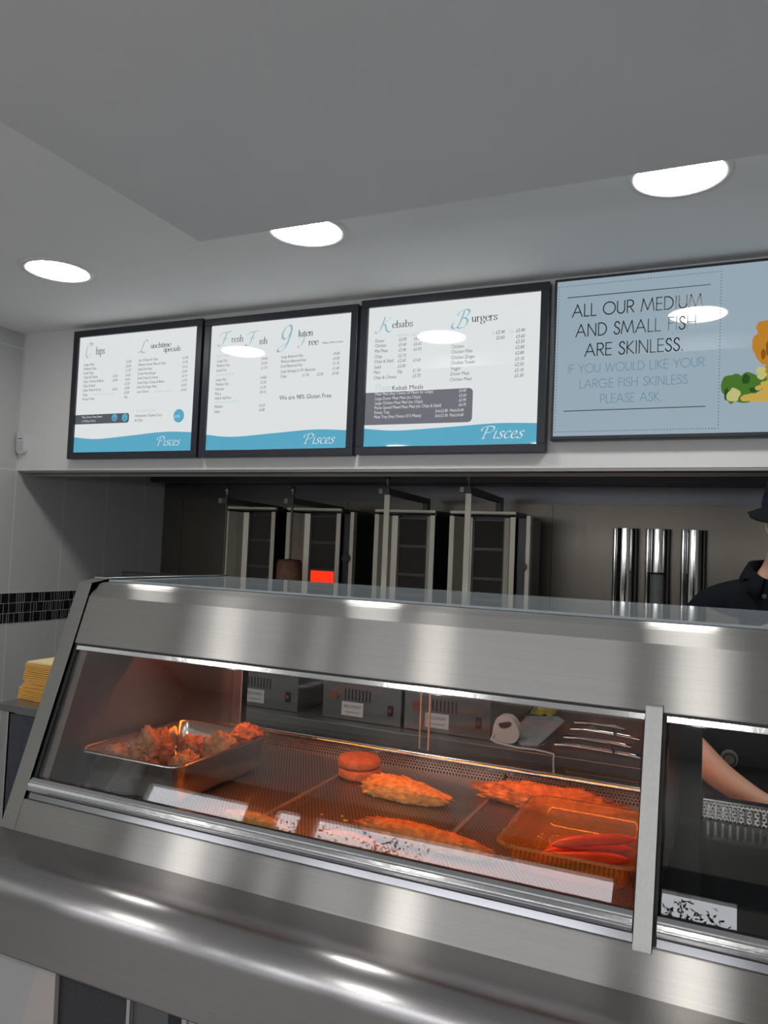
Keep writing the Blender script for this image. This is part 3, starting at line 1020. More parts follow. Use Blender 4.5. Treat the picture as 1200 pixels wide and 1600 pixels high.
lines(b, fl, [(516, 410, '£3.00'), (513, 446, '£2.00'), (512, 481, '£1.70'), (510, 519, '£3.20'), (508, 554, '£4.00'), (506, 588, '£2.20'), (504, 624, '£3.80'), (502, 660, '£2.80'), (504, 696, '50p'),
              (404, 524, '£2.60'), (404, 559, '£3.40'), (402, 632, '£3.30')], 29)
right = [('1pc Chicken & Chips', 400), ('Medium Doner Meat & Chips', 437), ('Small Fish Meal', 474), ('Doner Meat Burger', 510), ('Small Chips & Cheese', 546), ('Small Chips, Cheese & Beans', 583), ('Kids Fish Finger Meal', 619), ('Liver Onions', 656)]
lines(b, fl, [(617 - i * 1.5, y, w) for i, (w, y) in enumerate(right)], 29)
lines(b, fl, [(964 - i * 1.5, y, w) for i, (w, y) in enumerate([('£2.40', 386), ('£3.20', 422), ('£3.10', 460), ('£3.60', 497), ('£2.10', 533), ('£2.70', 570), ('£2.20', 608), ('£3.60', 646)])], 29)
lines(b, fl, [(596, 850, 'Homemade Chicken Curry'), (594, 886, '& Chips')], 31)
fl.build('lettering', M['inkgrey'], t)
fl = Flat(YP - 0.0010)
lines(b, fl, [(600, 808, 'Sides & Special Options'), (744, 654, 'Chips & Onion Gravy')], 25, .85)
lines(b, fl, [(225, 668, 'Chips, Cheese, Peas, Curry, Gravy')], 20, .85)
fl.build('faint_lettering', M['faint'], t)
fl = Flat(YP - 0.0010)
A, Z0_ = b.at(93, 902); B_, Z1_ = b.at(548, 815)
fl.poly([(b.X0, Z0_), (B_ - .012, Z0_)] + arc(B_ - .014, Z0_ + .014, .014, .014, 270, 360, 6) + arc(B_ - .014, Z1_ - .014, .014, .014, 0, 90, 6) + [(b.X0, Z1_)])
pg = fl.build('price_panel', M['paneldark'], t)
fl = Flat(YP - 0.0014)
lines(b, fl, [(150, 852, 'Peas, Curry, Gravy, Beans'), (148, 884, 'or Chinese Curry')], 25)
fl.build('panel_lettering', M['posterwhite'], pg)
fl = Flat(YP - 0.0014)
for x, y, r in ((427, 852, 30), (512, 852, 32), (940, 846, 54)):
    X, Z = b.at(x, y)
    q = Flat(fl.y)
    fl.subs.append(q)
    q.poly(arc(X, Z, r * b.k(x) * .98, r * b.k(x) * 1.0, 0, 360, 28)[:-1])
fl.build('price_disc', M['posterblue'], t)
fl = Flat(YP - 0.0018)
lines(b, fl, [(410, 868, '50p')], 30)
lines(b, fl, [(498, 870, '£1')], 30)
fl.build('disc_lettering', M['inkgrey'], t)
fl = Flat(YP - 0.0018)
lines(b, fl, [(902, 862, '£3.95')], 32)
fl.build('disc_lettering', M['posterwhite'], t)
shopname(t, b, 775, 1082, 72, 222)

# ---- fish
t, b = make_board(-2.286, -1.478, 1.889, 2.545, [(90, 190), (1103, 97), (1068, 1070), (66, 1088)],
                  'backlit menu board listing fresh fish and gluten free, second from the left',
                  [.126, .104, .124, .143, .131])
fl = heading(t, b, 'F', 'resh', 145, 335, 100, 246, 308, 31, 102)
X, Z = b.at(455, 322)
qs, w = pen('ish', SERIF, 31 * b.k(455), .085, 8, .028); fl.quads([[(u * 70 * b.k(455) / w, v) for u, v in q] for q in qs], X, Z)
X, Z = b.at(735, 268)
qs, w = pen('luten', SERIF, 30 * b.k(735), .085, 8, .028, track=-.05); fl.quads([[(u * 122 * b.k(800) / w, v) for u, v in q] for q in qs], X, Z)
X, Z = b.at(808, 332)
qs, w = pen('ree', SERIF, 32 * b.k(808), .085, 8, .028, track=-.03); fl.quads([[(u * 80 * b.k(808) / w, v) for u, v in q] for q in qs], X, Z)
word(fl, 'We are 98% Gluten Free', b.at(608, 725)[0], b.at(608, 725)[1], 46 * b.k(700), width=425 * b.k(800))
word(fl, 'Please order in store', b.at(903, 322)[0], b.at(903, 322)[1], 22 * b.k(903), shear=.2, width=165 * b.k(950))
fl.build('heading', M['ink'], t)
fl = Flat(YP - 0.0010)
for ch, x, y, s_ in (('F', 355, 330, 100), ('G', 585, 345, 150), ('F', 735, 345, 78)):
    X, Z = b.at(x, y)
    qs, w = pen(ch, SWASH, s_ * b.k(x) / 1.75, .085, 35, .018); f = Flat(fl.y); fl.subs.append(f); f.quads([[(u * 1.25, v) for u, v in q] for q in qs], X, Z)
fl.build('heading_initial', M['swash'], t)
fl = Flat(YP - 0.0010)
rows = [('Large Fish', 453), ('Medium Fish', 487), ('Small Fish', 522), ('Large Fish', 589), ('Medium Fish', 622), ('Fishcake', 656), ('Plaice', 690), ('Half & Half Fish', 723), ('Medium', 783), ('Large', 817)]
lines(b, fl, [(136 - i * 1.3, y, w) for i, (w, y) in enumerate(rows)], 28)
lines(b, fl, [(472, 436, '£4.60'), (471, 469, '£3.00'), (470, 504, '£1.70'), (467, 573, '£4.80'), (466, 608, '£3.20'), (465, 643, '£1.20'), (464, 678, '£4.10'), (460, 774, '£3.20'), (459, 806, '£4.80')], 28)
lines(b, fl, [(615, 424, 'Large Battered Fish'), (614, 458, 'Medium Battered Fish'), (613, 492, 'Small Battered Fish'), (612, 529, 'Large Sausage £1.30  Battered'), (611, 565, 'Chips')], 29)
lines(b, fl, [(977, 402, '£4.60'), (975, 438, '£3.00'), (974, 474, '£1.70'), (972, 510, '£1.40'), (970, 545, '£3.00'), (866, 551, '£2.00'), (766, 557, '£1.70')], 29)
fl.build('lettering', M['inkgrey'], t)
fl = Flat(YP - 0.0010)
lines(b, fl, [(136, 415, 'Battered Fish'), (133, 552, 'Breadcrumb Fish')], 27)
lines(b, fl, [(126, 748, '(one half of each battered fish)')], 21)
fl.build('faint_lettering', M['faint'], t)
shopname(t, b, 785, 1040, 72, 240)

# ---- kebabs
t, b = make_board(-1.463, -0.655, 1.892, 2.556, [(62, 182), (1108, 50), (1064, 972), (38, 1008)],
                  'backlit menu board listing kebabs and burgers, right beside the television',
                  [.131, .112, .126, .143, .136])
fl = heading(t, b, 'K', 'ebabs', 110, 330, 92, 214, 296, 27, 134)
X, Z = b.at(706, 246)
qs, w = pen('urgers', SERIF, 31 * b.k(706), .085, 8, .028, track=-.02); fl.quads([[(u * 160 * b.k(780) / w, v) for u, v in q] for q in qs], X, Z)
word(fl, 'Kebab Meals', b.at(216, 668)[0], b.at(216, 668)[1], 38 * b.k(216), width=200 * b.k(300))
fl.build('heading', M['ink'], t)
fl = Flat(YP - 0.0010)
X, Z = b.at(590, 290)
qs, w = pen('B', SWASH, 105 * b.k(590) / 1.75, .085, 35, .018); fl.quads([[(u * 1.3, v) for u, v in q] for q in qs], X, Z)
X, Z = b.at(110, 674)
qs, w = pen('Pisces', HAND, 22 * b.k(110), .05, 38, .03, shear=.16); fl.quads([[(u * 96 * b.k(150) / w, v) for u, v in q] for q in qs], X, Z)
fl.build('heading_initial', M['swash'], t)
fl = Flat(YP - 0.0010)
rows = [('Doner', 387), ('Chicken', 416), ('Mix Meat', 448), ('Chips', 480), ('Chips & Salad', 510), ('Salad', 543), ('Plain', 574), ('Chips & Cheese', 606)]
lines(b, fl, [(104 - i, y, w) for i, (w, y) in enumerate(rows)], 28)
lines(b, fl, [(256, 373, '£5.00'), (255, 404, '£5.40'), (254, 436, '£5.40'), (253, 470, '£2.10'), (252, 500, '£2.60'), (251, 532, '£2.00'), (250, 566, '50p'),
              (352, 364, '£6.20'), (351, 397, '£6.60'), (350, 428, '£6.60'), (347, 494, '£3.60'), (346, 556, '£1.40'), (345, 588, '£3.70')], 28)
rows = [('Chicken', 408), ('Chicken Fillet', 440), ('Chicken Zinger', 474), ('Chicken Tower', 506), ('Veggie', 540), ('Doner Meat', 572), ('Chicken Meat', 606)]
lines(b, fl, [(584 - i * 1.4, y, w) for i, (w, y) in enumerate(rows)], 30)
lines(b, fl, [(960 - i * 1.6, y, w) for i, (w, y) in enumerate([('£3.40', 302), ('£3.60', 338), ('£2.50', 370), ('£2.80', 404), ('£2.80', 438), ('£3.10', 474), ('£2.50', 507), ('£3.10', 542), ('£3.30', 575)])], 30)
lines(b, fl, [(846, 315, '£2.40'), (845, 349, '£2.60')], 30)
fl.build('lettering', M['inkgrey'], t)
fl = Flat(YP - 0.0010)
lines(b, fl, [(246, 345, 'Pitta Bread'), (335, 338, 'Naan Bread'), (822, 318, 'Sgl'), (925, 308, 'Dbl')], 22)
fl.build('faint_lettering', M['faint'], t)
fl = Flat(YP - 0.0010)
_, Z0_ = b.at(400, 862); B_, _z = b.at(708, 750); _, Z1_ = b.at(400, 664)
fl.poly([(b.X0, Z0_), (B_ - .014, Z0_)] + arc(B_ - .018, Z0_ + .018, .018, .018, 270, 360, 6) + arc(B_ - .018, Z1_ - .018, .018, .018, 0, 90, 6) + [(b.X0, Z1_)])
pg = fl.build('price_panel', M['panelgrey'], t)
fl = Flat(YP - 0.0014)
rows = [('Meat Meal (Any Choice Of Meats inc Chips)', 702), ('Large Doner Meat Meal (inc Chips)', 730), ('Large Chicken Meat Meal (inc Chips)', 757), ('Pisces Special Mixed Meat Meal (inc Chips & Salad)', 784), ('Doner Tray', 812), ('Meat Tray (Any Choice Of 3 Meats)', 838)]
lines(b, fl, [(109 - i, y, w) for i, (w, y) in enumerate(rows)], 26, .78)
lines(b, fl, [(628, 670, '£4.00'), (628, 698, '£5.60'), (627, 726, '£5.90'), (626, 754, '£6.70'), (487, 794, 'Sml.£2.80  Med.£4.40'), (486, 822, 'Sml.£3.30  Med.£4.60')], 26, .78)
fl.build('panel_lettering', M['posterwhite'], pg)
shopname(t, b, 760, 945, 72, 248)

# ---- television
tv = thing('television', 'wide black television showing the skinless fish notice, right of the menu boards', 'television', (-0.08, YFA, 1.935))
box('casing', M['frame'], -0.635, 0.475, 2.912, YFA - 0.001, 1.935, 2.558, tv, 0.004)
SX0, SX1, SZ0, SZ1 = -0.624, 0.464, 1.951, 2.546
box('screen', M['screen'], SX0, SX1, 2.9095, 2.9135, SZ0, SZ1, tv)
b = Board(SX0 - .033, SX1 + .033, SZ0 - .033, SZ1 + .033, [(62, 185), (1200, 60), (1200, 966), (30, 1005)])
# the photograph shows the screen only as far as its x = 1200 column: about two thirds of its width
b.X1 = 0.103
YS = 2.9088
fl = Flat(YS)
for txt, x0, x1, y0, y1, h in (('ALL OUR MEDIUM', 150, 878, 371, 298, 66), ('AND SMALL FISH', 170, 846, 476, 414, 66), ('ARE SKINLESS.', 222, 778, 579, 532, 66)):
    X, Z = b.at(x0, y0)
    X2, _ = b.at(x1, y1)
    qs, w = mono(txt, 1.0, .045)
    s = h * b.k(500)
    f = Flat(fl.y)
    fl.subs.append(f)
    f.quads([[(u * (X2 - X) / w, v * s) for u, v in q] for q in qs], X, Z)
for x0, y0, x1, y1 in ((122, 268, 910, 182), (95, 872, 890, 828)):
    X, Z = b.at(x0, y0)
    X2, _ = b.at(x1, y1)
    f = Flat(fl.y)
    fl.subs.append(f)
    f.poly([(X, Z - .0015), (X2, Z - .0015), (X2, Z + .0015), (X, Z + .0015)])
fl.build('notice_lettering', M['screenink'], tv)
fl = Flat(YS)
for txt, x0, x1, y0, y1, h in (('IF YOU WOULD LIKE YOUR', 120, 888, 672, 618, 46), ('LARGE FISH SKINLESS', 190, 800, 750, 712, 46), ('PLEASE ASK,', 310, 662, 825, 808, 46)):
    X, Z = b.at(x0, y0)
    X2, _ = b.at(x1, y1)
    qs, w = mono(txt, 1.0, .036)
    s = h * b.k(500)
    f = Flat(fl.y)
    fl.subs.append(f)
    f.quads([[(u * (X2 - X) / w, v * s) for u, v in q] for q in qs], X, Z)
fl.build('notice_lettering', M['screenblue'], tv)
fl = Flat(YS)
xa, za = b.at(72, 212); xb, zb = b.at(958, 950)
def dot(x, z, r=.0021): fl.poly(arc(x, z, r, r, 0, 360, 8)[:-1])
nx, nz = 58, 48
for i in range(nx + 1):
    dot(xa + (xb - xa) * i / nx, za); dot(xa + (xb - xa) * i / nx, zb)
for i in range(1, nz):
    dot(xa, za + (zb - za) * i / nz); dot(xb, za + (zb - za) * i / nz)
fl.build('dotted_border', M['screendot'], tv)
# picture of battered fish on chips and salad, at the right of the screen


def blob(main, x, y, rx, ry, seed, n=22, rough=.18):
    fl = Flat(main.y - .00002 * len(main.subs))
    main.subs.append(fl)
    X, Z = b.at(x, y)
    k = b.k(900)
    pts = []
    for i in range(n):
        a = 2 * math.pi * i / n
        r = 1 + rough * noise.noise(Vector((math.cos(a) * 1.7 + seed, math.sin(a) * 1.7, seed * .37)))* 1.6
        pts.append((X + math.cos(a) * rx * k * r, Z + math.sin(a) * ry * k * r))
    fl.poly(pts)


fl = Flat(YS)
blob(fl, 1030, 740, 58, 72, 1.3); blob(fl, 1110, 715, 45, 55, 2.2); blob(fl, 1080, 770, 70, 45, 5.1); blob(fl, 1190, 700, 45, 50, 7.7)
fl.build('salad_picture', M['green'], tv)
fl = Flat(YS - .0003)
blob(fl, 1095, 690, 20, 24, 3.3); blob(fl, 1050, 780, 22, 18, 8.3); blob(fl, 1000, 770, 12, 34, 4.4); blob(fl, 1140, 745, 24, 14, 6.1)
fl.build('leaf_picture', M['green2'], tv)
fl = Flat(YS - .0004)
blob(fl, 1195, 500, 66, 100, 9.1, 30, .25); blob(fl, 1280, 560, 90, 150, 3.9, 30, .2); blob(fl, 1180, 420, 34, 42, 5.5)
fl.build('fish_picture', M['orange_pic'], tv)
fl = Flat(YS - .0006)
blob(fl, 1225, 520, 30, 60, 4.7); blob(fl, 1180, 560, 12, 26, 1.9); blob(fl, 1190, 740, 34, 18, 2.8); blob(fl, 1300, 640, 30, 40, 7.1)
fl.build('batter_shade_picture', M['orange_pic2'], tv)
fl = Flat(YS - .0008)
for x, y, rx, ry, s_ in ((1150, 788, 44, 24, 1.1), (1200, 780, 40, 30, 2.5), (1105, 790, 40, 16, 3.2), (1195, 725, 24, 30, 5.7), (1290, 770, 70, 40, 8.2), (1160, 735, 18, 14, 9.6)):
    blob(fl, x, y, rx, ry, s_, 14, .3)
fl.build('chips_picture', M['yellow_pic'], tv)
fl = Flat(YS - .0009)
blob(fl, 1035, 775, 30, 36, 6.6, 14, .2); blob(fl, 1168, 645, 26, 16, 2.1, 12, .3); blob(fl, 1175, 668, 22, 22, 3.8, 12, .3)
fl.build('lemon_picture', M['lemon_pic'], tv)

# small movement sensor in the corner of the fascia
sn = thing('motion_sensor', 'small white plastic motion sensor in the wall corner left of the menu boards', 'sensor', (-3.47, YFA, 1.925))
pr = [(-3.503, 2.035), (-3.503, 1.955)] + [(-3.475 + .028 * math.cos(math.radians(a)), 1.952 + .03 * math.sin(math.radians(a))) for a in range(180, 361, 15)] + [(-3.447, 2.035)]
MB().prism_y(pr, YFA - 0.034, YFA).build('housing', plain('sensor_plastic', (0.62, 0.63, 0.63), 0.4), sn, 0.006)
box('lens_slot', M['dark'], -3.492, -3.460, YFA - 0.0352, YFA - 0.0335, 2.001, 2.0055, sn)
pr = [(-3.498, 1.99), (-3.498, 1.955)] + [(-3.475 + .023 * math.cos(math.radians(a)), 1.954 + .022 * math.sin(math.radians(a))) for a in range(180, 361, 15)] + [(-3.452, 1.99)]
MB().prism_y(pr, YFA - 0.0375, YFA - 0.0338).build('lens', plain('sensor_lens', (0.50, 0.51, 0.52), 0.3), sn, 0.001)

# ------------------------------------------------------------------ kitchen behind the counter
ZT = 0.70
bench = thing('kitchen_bench', 'long low stainless bench under the kebab grills, seen through the display glass', 'bench', (-0.9, 3.6, 0))
box('bench_top', M['steel_bench'], -3.0, 1.6, 3.14, 4.14, ZT - 0.04, ZT, bench, 0.004)
box('carcass', M['steel_bench'], -2.98, 1.58, 3.19, 4.12, 0.10, ZT - 0.041, bench)
for k in range(5):
    x0 = -2.96 + k * 0.565
    if k == 4: x0, x1 = -0.70, -0.60
    else: x1 = x0 + 0.545
    d = box('drawer', M['steel_bench'], x0, x1, 3.155, 3.189, 0.42, 0.625, bench, 0.004)
    if k < 4: MB().tube([(x0 + 0.12, 3.15, 0.60), (x0 + 0.12, 3.135, 0.60), (x1 - 0.12, 3.135, 0.60), (x1 - 0.12, 3.15, 0.60)], 0.006, 8).build('drawer_handle', M['dark'], d)
box('front_panel', M['steel_bench'], -0.585, 1.57, 3.17, 3.189, 0.12, 0.64, bench, 0.003)
for x in (-2.9, -1.6, -0.3, 1.4):
    MB().cyl((x, 3.25, 0.0), (x, 3.25, 0.10), 0.022).build('leg', M['steel_bench'], bench)
    MB().cyl((x, 4.05, 0.0), (x, 4.05, 0.10), 0.022).build('leg', M['steel_bench'], bench)


def bent(parent, name, mat, pts, z0, z1, t=0.003):
    """upright bent sheet: (x,y) centre line given thickness"""
    mb = MB()
    for (ax, ay), (bx, by) in zip(pts[:-1], pts[1:]):
        d = Vector((bx - ax, by - ay)).normalized()
        nx, ny = -d.y * t / 2, d.x * t / 2
        mb.prism_z([(ax - nx, ay - ny), (bx - nx, by - ny), (bx + nx, by + ny), (ax + nx, ay + ny)], z0, z1)
    return mb.build(name, mat, parent)


M['rim2'] = plain('dull_arm_steel', (0.20, 0.20, 0.20), .4, .9)


def kebab_grill(x, label, arm_z, side, lit=None, plate='ARCHWAY', blade=False):
    g = thing('kebab_grill', label, 'kebab grill', (x, 3.6, ZT), 'upright kebab grills on the back bench')
    bx = box('base_box', M['steel_bench'], x - .200, x + .200, 3.22, 3.98, ZT + .002, ZT + .178, g, 0.004)
    box('base_lid', M['steel_bench'], x - .2035, x + .2035, 3.205, 3.98, ZT + .179, ZT + .192, g, 0.004)
    for k in range(8):
        box('vent_slot', M['black'], x - .085 + k * .018, x - .078 + k * .018, 3.2185, 3.2215, ZT + .095, ZT + .145, bx)
    MB().cyl((x - .135, 3.222, ZT + .112), (x - .135, 3.196, ZT + .112), .024, .021, 20).build('control_knob', plain('red_brown_knob', (0.20, 0.07, 0.045), 0.35), bx)
    box('rocker_switch', M['black'], x + .135, x + .160, 3.213, 3.221, ZT + .045, ZT + .092, bx, 0.002)
    box('switch_light', plain('red_switch', (0.42, 0.03, 0.02), 0.3), x + .141, x + .154, 3.2112, 3.2132, ZT + .062, ZT + .078, bx)
    np_ = box('name_plate', plain('pale_name_plate', (0.58, 0.59, 0.58), 0.35), x - .098, x + .012, 3.2182, 3.2215, ZT + .022, ZT + .085, bx)
    fl = Flat(3.2178)
    word(fl, plate, x - .088, ZT + .058, .020, width=.09)
    word(fl, 'KEBAB MACHINES', x - .078, ZT + .036, .008, width=.07)
    fl.build('plate_lettering', M['ink'], np_)
    z0, z1 = ZT + .193, 1.685
    box('back_box', M['black'], x - .15, x + .15, 3.79, 3.98, z0, z1, g, 0.004)
    for s in (-1, 1):
        box('side_panel', M['black'], x + s * .162 - .004, x + s * .162 + .004, 3.665, 3.98, z0, z1, g)
        bent(g, 'heat_shield', M['shield'], [(x + s * .084, 3.760), (x + s * .116, 3.752), (x + s * .124, 3.705), (x + s * .144, 3.645), (x + s * .168, 3.645)], z0 + .01, z1 - .01)
    box('top_plate', M['dark'], x - .17, x + .17, 3.66, 3.98, z1 - .002, z1 + .016, g, 0.002)
    box('top_edge', M['shield'], x - .168, x + .168, 3.645, 3.66, z1 + .004, z1 + .016, g)
    for k in range(5):
        a = z0 + .03 + k * .150
        fr = box('burner', M['glow'] if lit == k else M['burner'], x - .075, x + .075, 3.772, 3.79, a, a + .136, g, 0.003)
        mb = MB()
        for r in ((x - .085, x + .085, a - .006, a), (x - .085, x + .085, a + .136, a + .142), (x - .085, x - .075, a, a + .136), (x + .075, x + .085, a, a + .136)):
            mb.box(r[0], r[1], 3.767, 3.79, r[2], r[3])
        mb.build('burner_frame', M['burner_frame'], fr)
    ar = MB()
    ar.prism_x([(3.97, arm_z - .022), (3.97, arm_z + .004), (3.40, arm_z + .016), (3.40, arm_z - .016)], x - .016, x + .016)
    if arm_z > z1 + .06: ar.box(x - .016, x + .016, 3.93, 3.97, z1 + .014, arm_z - .022)
    ar.build('spit_arm', M['dark'], g, 0.002)
    box('arm_end', M['rim2'], x - .038, x - .015, 3.395, 3.43, arm_z - .014, arm_z + .014, g, 0.002)
    tip = arm_z + .016
    MB().lathe([(0.0, .062), (.008, .060), (.013, .050), (.013, .036), (.007, .026), (.006, .012), (.011, .006), (.011, 0.0)][::-1], (x, 3.42, tip), 16).build('finial', M['rim2'], g)
    if blade:
        mb = MB()
        mb.prism_y([(x - .014, arm_z - .016), (x + .014, arm_z - .016), (x + .014, 1.315), (x, 1.295), (x - .014, 1.315)], 3.416, 3.422)
        mb.build('spit', M['shield'], g)
    else:
        MB().cyl((x, 3.42, ZT + .192), (x, 3.42, arm_z - .015), .006, None, 10).build('spit', M['burner_frame'], g)
    if side:
        box('side_column', M['black'], x + .172, x + .215, 3.672, 3.98, z0, z1 - .01, g, 0.003)
        box('column_edge', M['shield'], x + .216, x + .238, 3.66, 3.70, z0, z1, g, 0.002)
        MB().cyl((x + .205, 3.672, z0 + .545), (x + .205, 3.640, z0 + .545), .022, None, 16).build('wing_knob', M['black'], g)
    return g


kebab_grill(-2.475, 'upright kebab grill farthest left, with plain dark burners', 1.718, False)
kebab_grill(-2.065, 'upright kebab grill with one burner glowing red and a stub of meat on its spit', 1.722, True, lit=2)
kebab_grill(-1.530, 'upright kebab grill third from the left, with a hanging flat spit blade', 1.776, False, blade=True)
kebab_grill(-1.116, 'rightmost upright kebab grill, with a black side column and round knob', 1.786, True, blade=True)

# stub of doner meat still on the second spit
mb = MB()
prof = [(.0075, .0), (.035, .0), (.048, .05), (.055, .15), (.062, .30), (.066, .42), (.064, .50), (.055, .515), (0.0075, .52), (.0075, .0)]
mb.lathe(prof, (-2.065, 3.42, .905), 28)
mb.v = [tuple(Vector(v) + Vector((noise.noise(Vector(v) * 38), noise.noise(Vector(v) * 38 + Vector((9, 0, 0))), 0)) * .005) for v in mb.v]
dm = mb.build('doner_meat', plain('browned_meat', (0.085, 0.036, 0.018), 0.7, var=.35, vscale=60, bump=.5, bscale=120), None, loc=(-2.065, 3.42, .905))
tag(dm, 'short brown stub of doner meat on the spit before the red glowing burner', 'meat')

# chrome cup dispensers on the back wall
cups = plain('grey_plastic_cup', (0.30, 0.31, 0.32), 0.45)
for i, (xa, xb, lab) in enumerate(((-.553, -.430, 'chrome tube cup dispenser on the back wall, leftmost of three'),
                                   (-.392, -.276, 'chrome tube cup dispenser with grey cups showing below it, middle of three'),
                                   (-.224, -.108, 'chrome tube cup dispenser nearest the person in the black hat'))):
    w = xb - xa
    c = (xa + xb) / 2
    zb = 1.05 if i != 1 else 1.432
    d = thing('cup_dispenser', lab, 'cup dispenser', (c, YB - .004, zb), 'chrome cup dispensers on the back wall')
    mb = MB()
    mb.prism_z([(xa, YB - .004)] + [(c + w * .5 * math.cos(math.radians(a)), YB - .045 - .028 * math.sin(math.radians(a))) for a in range(180, -1, -12)][0:0] + [(xa, YB - .012), (xb, YB - .012), (xb, YB - .004)], 1.05, 1.655)
    mb.build('back_plate', M['burner_frame'], d, 0.001)
    r = w * .33
    pts = [(c + r * math.cos(math.radians(a)), YB - .055 - r * math.sin(math.radians(a))) for a in range(200, -21, -11)]
    mb = MB()
    mb.prism_z(pts, zb, 1.652, True)
    mb.build('tube', M['chrome'], d)
    for s in (-1, 1):
        mb = MB()
        xx = c + s * w * .42
        mb.prism_z([(xx + .011 * math.cos(math.radians(a)), YB - .032 - .02 * math.sin(math.radians(a))) for a in range(0, 181, 15)], 1.05, 1.652, True)
        mb.build('side_flute', M['chrome'] if s < 0 else M['burner_frame'], d)
    if i == 1:
        MB().cyl((c, YB - .0555, 1.06), (c, YB - .0555, 1.428), r * .86, None, 24).build('cup_stack', cups, d)
        MB().cyl((c, YB - .0555, 1.424), (c, YB - .0555, 1.436), r * 1.02, None, 24).build('tube_lip', M['black'], d)

# things lying on the bench, seen through the cabinet
kt = thing('electric_knife', 'white electric carving knife with a handle, trailing a white cable on the bench', 'electric knife', (-.88, 3.24, ZT))
mb = MB()
pr = arc(-.80, ZT + .06, .075, .062, -30, 200, 14)
body = [(-.905, ZT + .003), (-.765, ZT + .003), (-.725, ZT + .05), (-.735, ZT + .085), (-.765, ZT + .125), (-.80, ZT + .142), (-.845, ZT + .142), (-.875, ZT + .125), (-.895, ZT + .08)]
hole = [(-.862, ZT + .10), (-.80, ZT + .115), (-.775, ZT + .108), (-.80, ZT + .085), (-.845, ZT + .078)]
body = crom(body + [body[0]], 4)[:-1]
mb.prism_y([(-.912 + (x + .905) * .66, ZT + (z - ZT) * .78) for x, z in body], 3.225, 3.285, True)
mb.build('body', plain('white_plastic', (0.62, 0.61, 0.59), 0.35), kt, 0.008, 3)
mb = MB(); mb.prism_y([(-.912 + (x + .905) * .66, ZT + (z - ZT) * .78) for x, z in crom(hole + [hole[0]], 3)[:-1]], 3.2225, 3.2255); mb.build('handle_opening', M['dark'], kt)
MB().tube([(-.902, 3.22, ZT + .03), (-.907, 3.20, ZT + .012), (-.88, 3.185, ZT + .006), (-.78, 3.15, ZT + .006), (-.71, 3.16, ZT + .006), (-.66, 3.148, ZT + .006), (-.628, 3.134, ZT + .006), (-.628, 3.130, ZT - .02), (-.622, 3.125, ZT - .10)], .0042, 8).build('cable', plain('white_cable', (0.58, 0.57, 0.55), 0.4), kt)
cl = MB()
N = 16
vs = []
for j in range(N + 1):
    for i in range(N + 1):
        u, v = i / N, j / N
        r = math.hypot(u - .5, v - .5)
        z = .055 * max(0, 1 - (r * 2) ** 2) + .02 * noise.noise(Vector((u * 5, v * 5, 2))) + .004
        vs.append((-.905 + u * .115, 3.86 + v * .24, ZT + max(.002, z)))
cl.add(vs, [(j * (N + 1) + i, j * (N + 1) + i + 1, (j + 1) * (N + 1) + i + 1, (j + 1) * (N + 1) + i) for j in range(N) for i in range(N)], True)
tag(cl.build('cleaning_cloth', plain('yellow_cloth', (0.58, 0.46, 0.05), 0.8, bump=.3, bscale=200), None, loc=(-.85, 3.98, ZT)), 'crumpled yellow cloth on the bench behind the white carving knife', 'cloth')
bd = MB()
bd.prism_z([(-.785, 3.225), (-.715, 3.25), (-.70, 3.72), (-.74, 3.78), (-.885, 3.72), (-.85, 3.31)], ZT + .001, ZT + .008)
bd.v = [(x, y, z + max(0, (y - 3.6)) * .10) for x, y, z in bd.v]
tag(bd.build('slicing_tray', plain('worn_grey_tray', (0.36, 0.36, 0.355), 0.5, var=.12, vscale=30), None, 0.002, loc=(-.80, 3.5, ZT)), 'thin grey tray lying beside the white carving knife', 'tray')
tx = [(-.655, -.31, 3.28, 3.26, 'nearest the bench edge'), (-.645, -.365, 3.43, 3.42, 'second from the bench edge'), (-.65, -.345, 3.61, 3.58, 'third from the bench edge'), (-.66, -.43, 3.76, 3.76, 'farthest from the bench edge')]
for i, (xa, xb, ya, yb, lab) in enumerate(tx):
    t = thing('serving_tongs', 'long steel serving tongs on the right of the bench, ' + lab, 'tongs', ((xa + xb) / 2, (ya + yb) / 2, ZT), 'steel tongs laid on the bench')
    for s in (0, 1):
        MB().tube([(xa, ya + s * .014, ZT + .010), (xa + .07, ya + s * .022, ZT + .016), (xb - .05, yb + s * .026, ZT + .014), (xb, yb + s * .012, ZT + .010)], [.008, .0055, .0055, .007], 8).build('arm', M['chrome'], t)
    if i % 2 == 0:
        MB().tube([(xb - .13, yb + .075, ZT + .030), (xb - .115, yb + .01, ZT + .034), (xb - .10, yb - .035, ZT + .026)], .006, 8).build('cross_clip', M['dark'], t)

# dark wire rack behind the counter's left end
rk = thing('wire_rack', 'black metal rail rack just behind the left end of the counter top', 'rack', (-2.32, 2.75, 0))
MB().tube([(-2.49, 2.75, 0.0), (-2.49, 2.75, 1.285), (-2.525, 2.75, 1.336)], .012, 8).build('leg', M['black'], rk)
MB().tube([(-2.12, 2.75, 0.0), (-2.12, 2.75, 1.330)], .012, 8).build('leg', M['black'], rk)
box('top_rail', M['black'], -2.545, -2.105, 2.738, 2.762, 1.322, 1.345, rk, 0.003)
box('rail_edge', M['burner_frame'], -2.53, -2.12, 2.7365, 2.7385, 1.328, 1.333, rk)
box('lower_rail', M['black'], -2.49, -2.12, 2.742, 2.758, 1.292, 1.304, rk, 0.003)

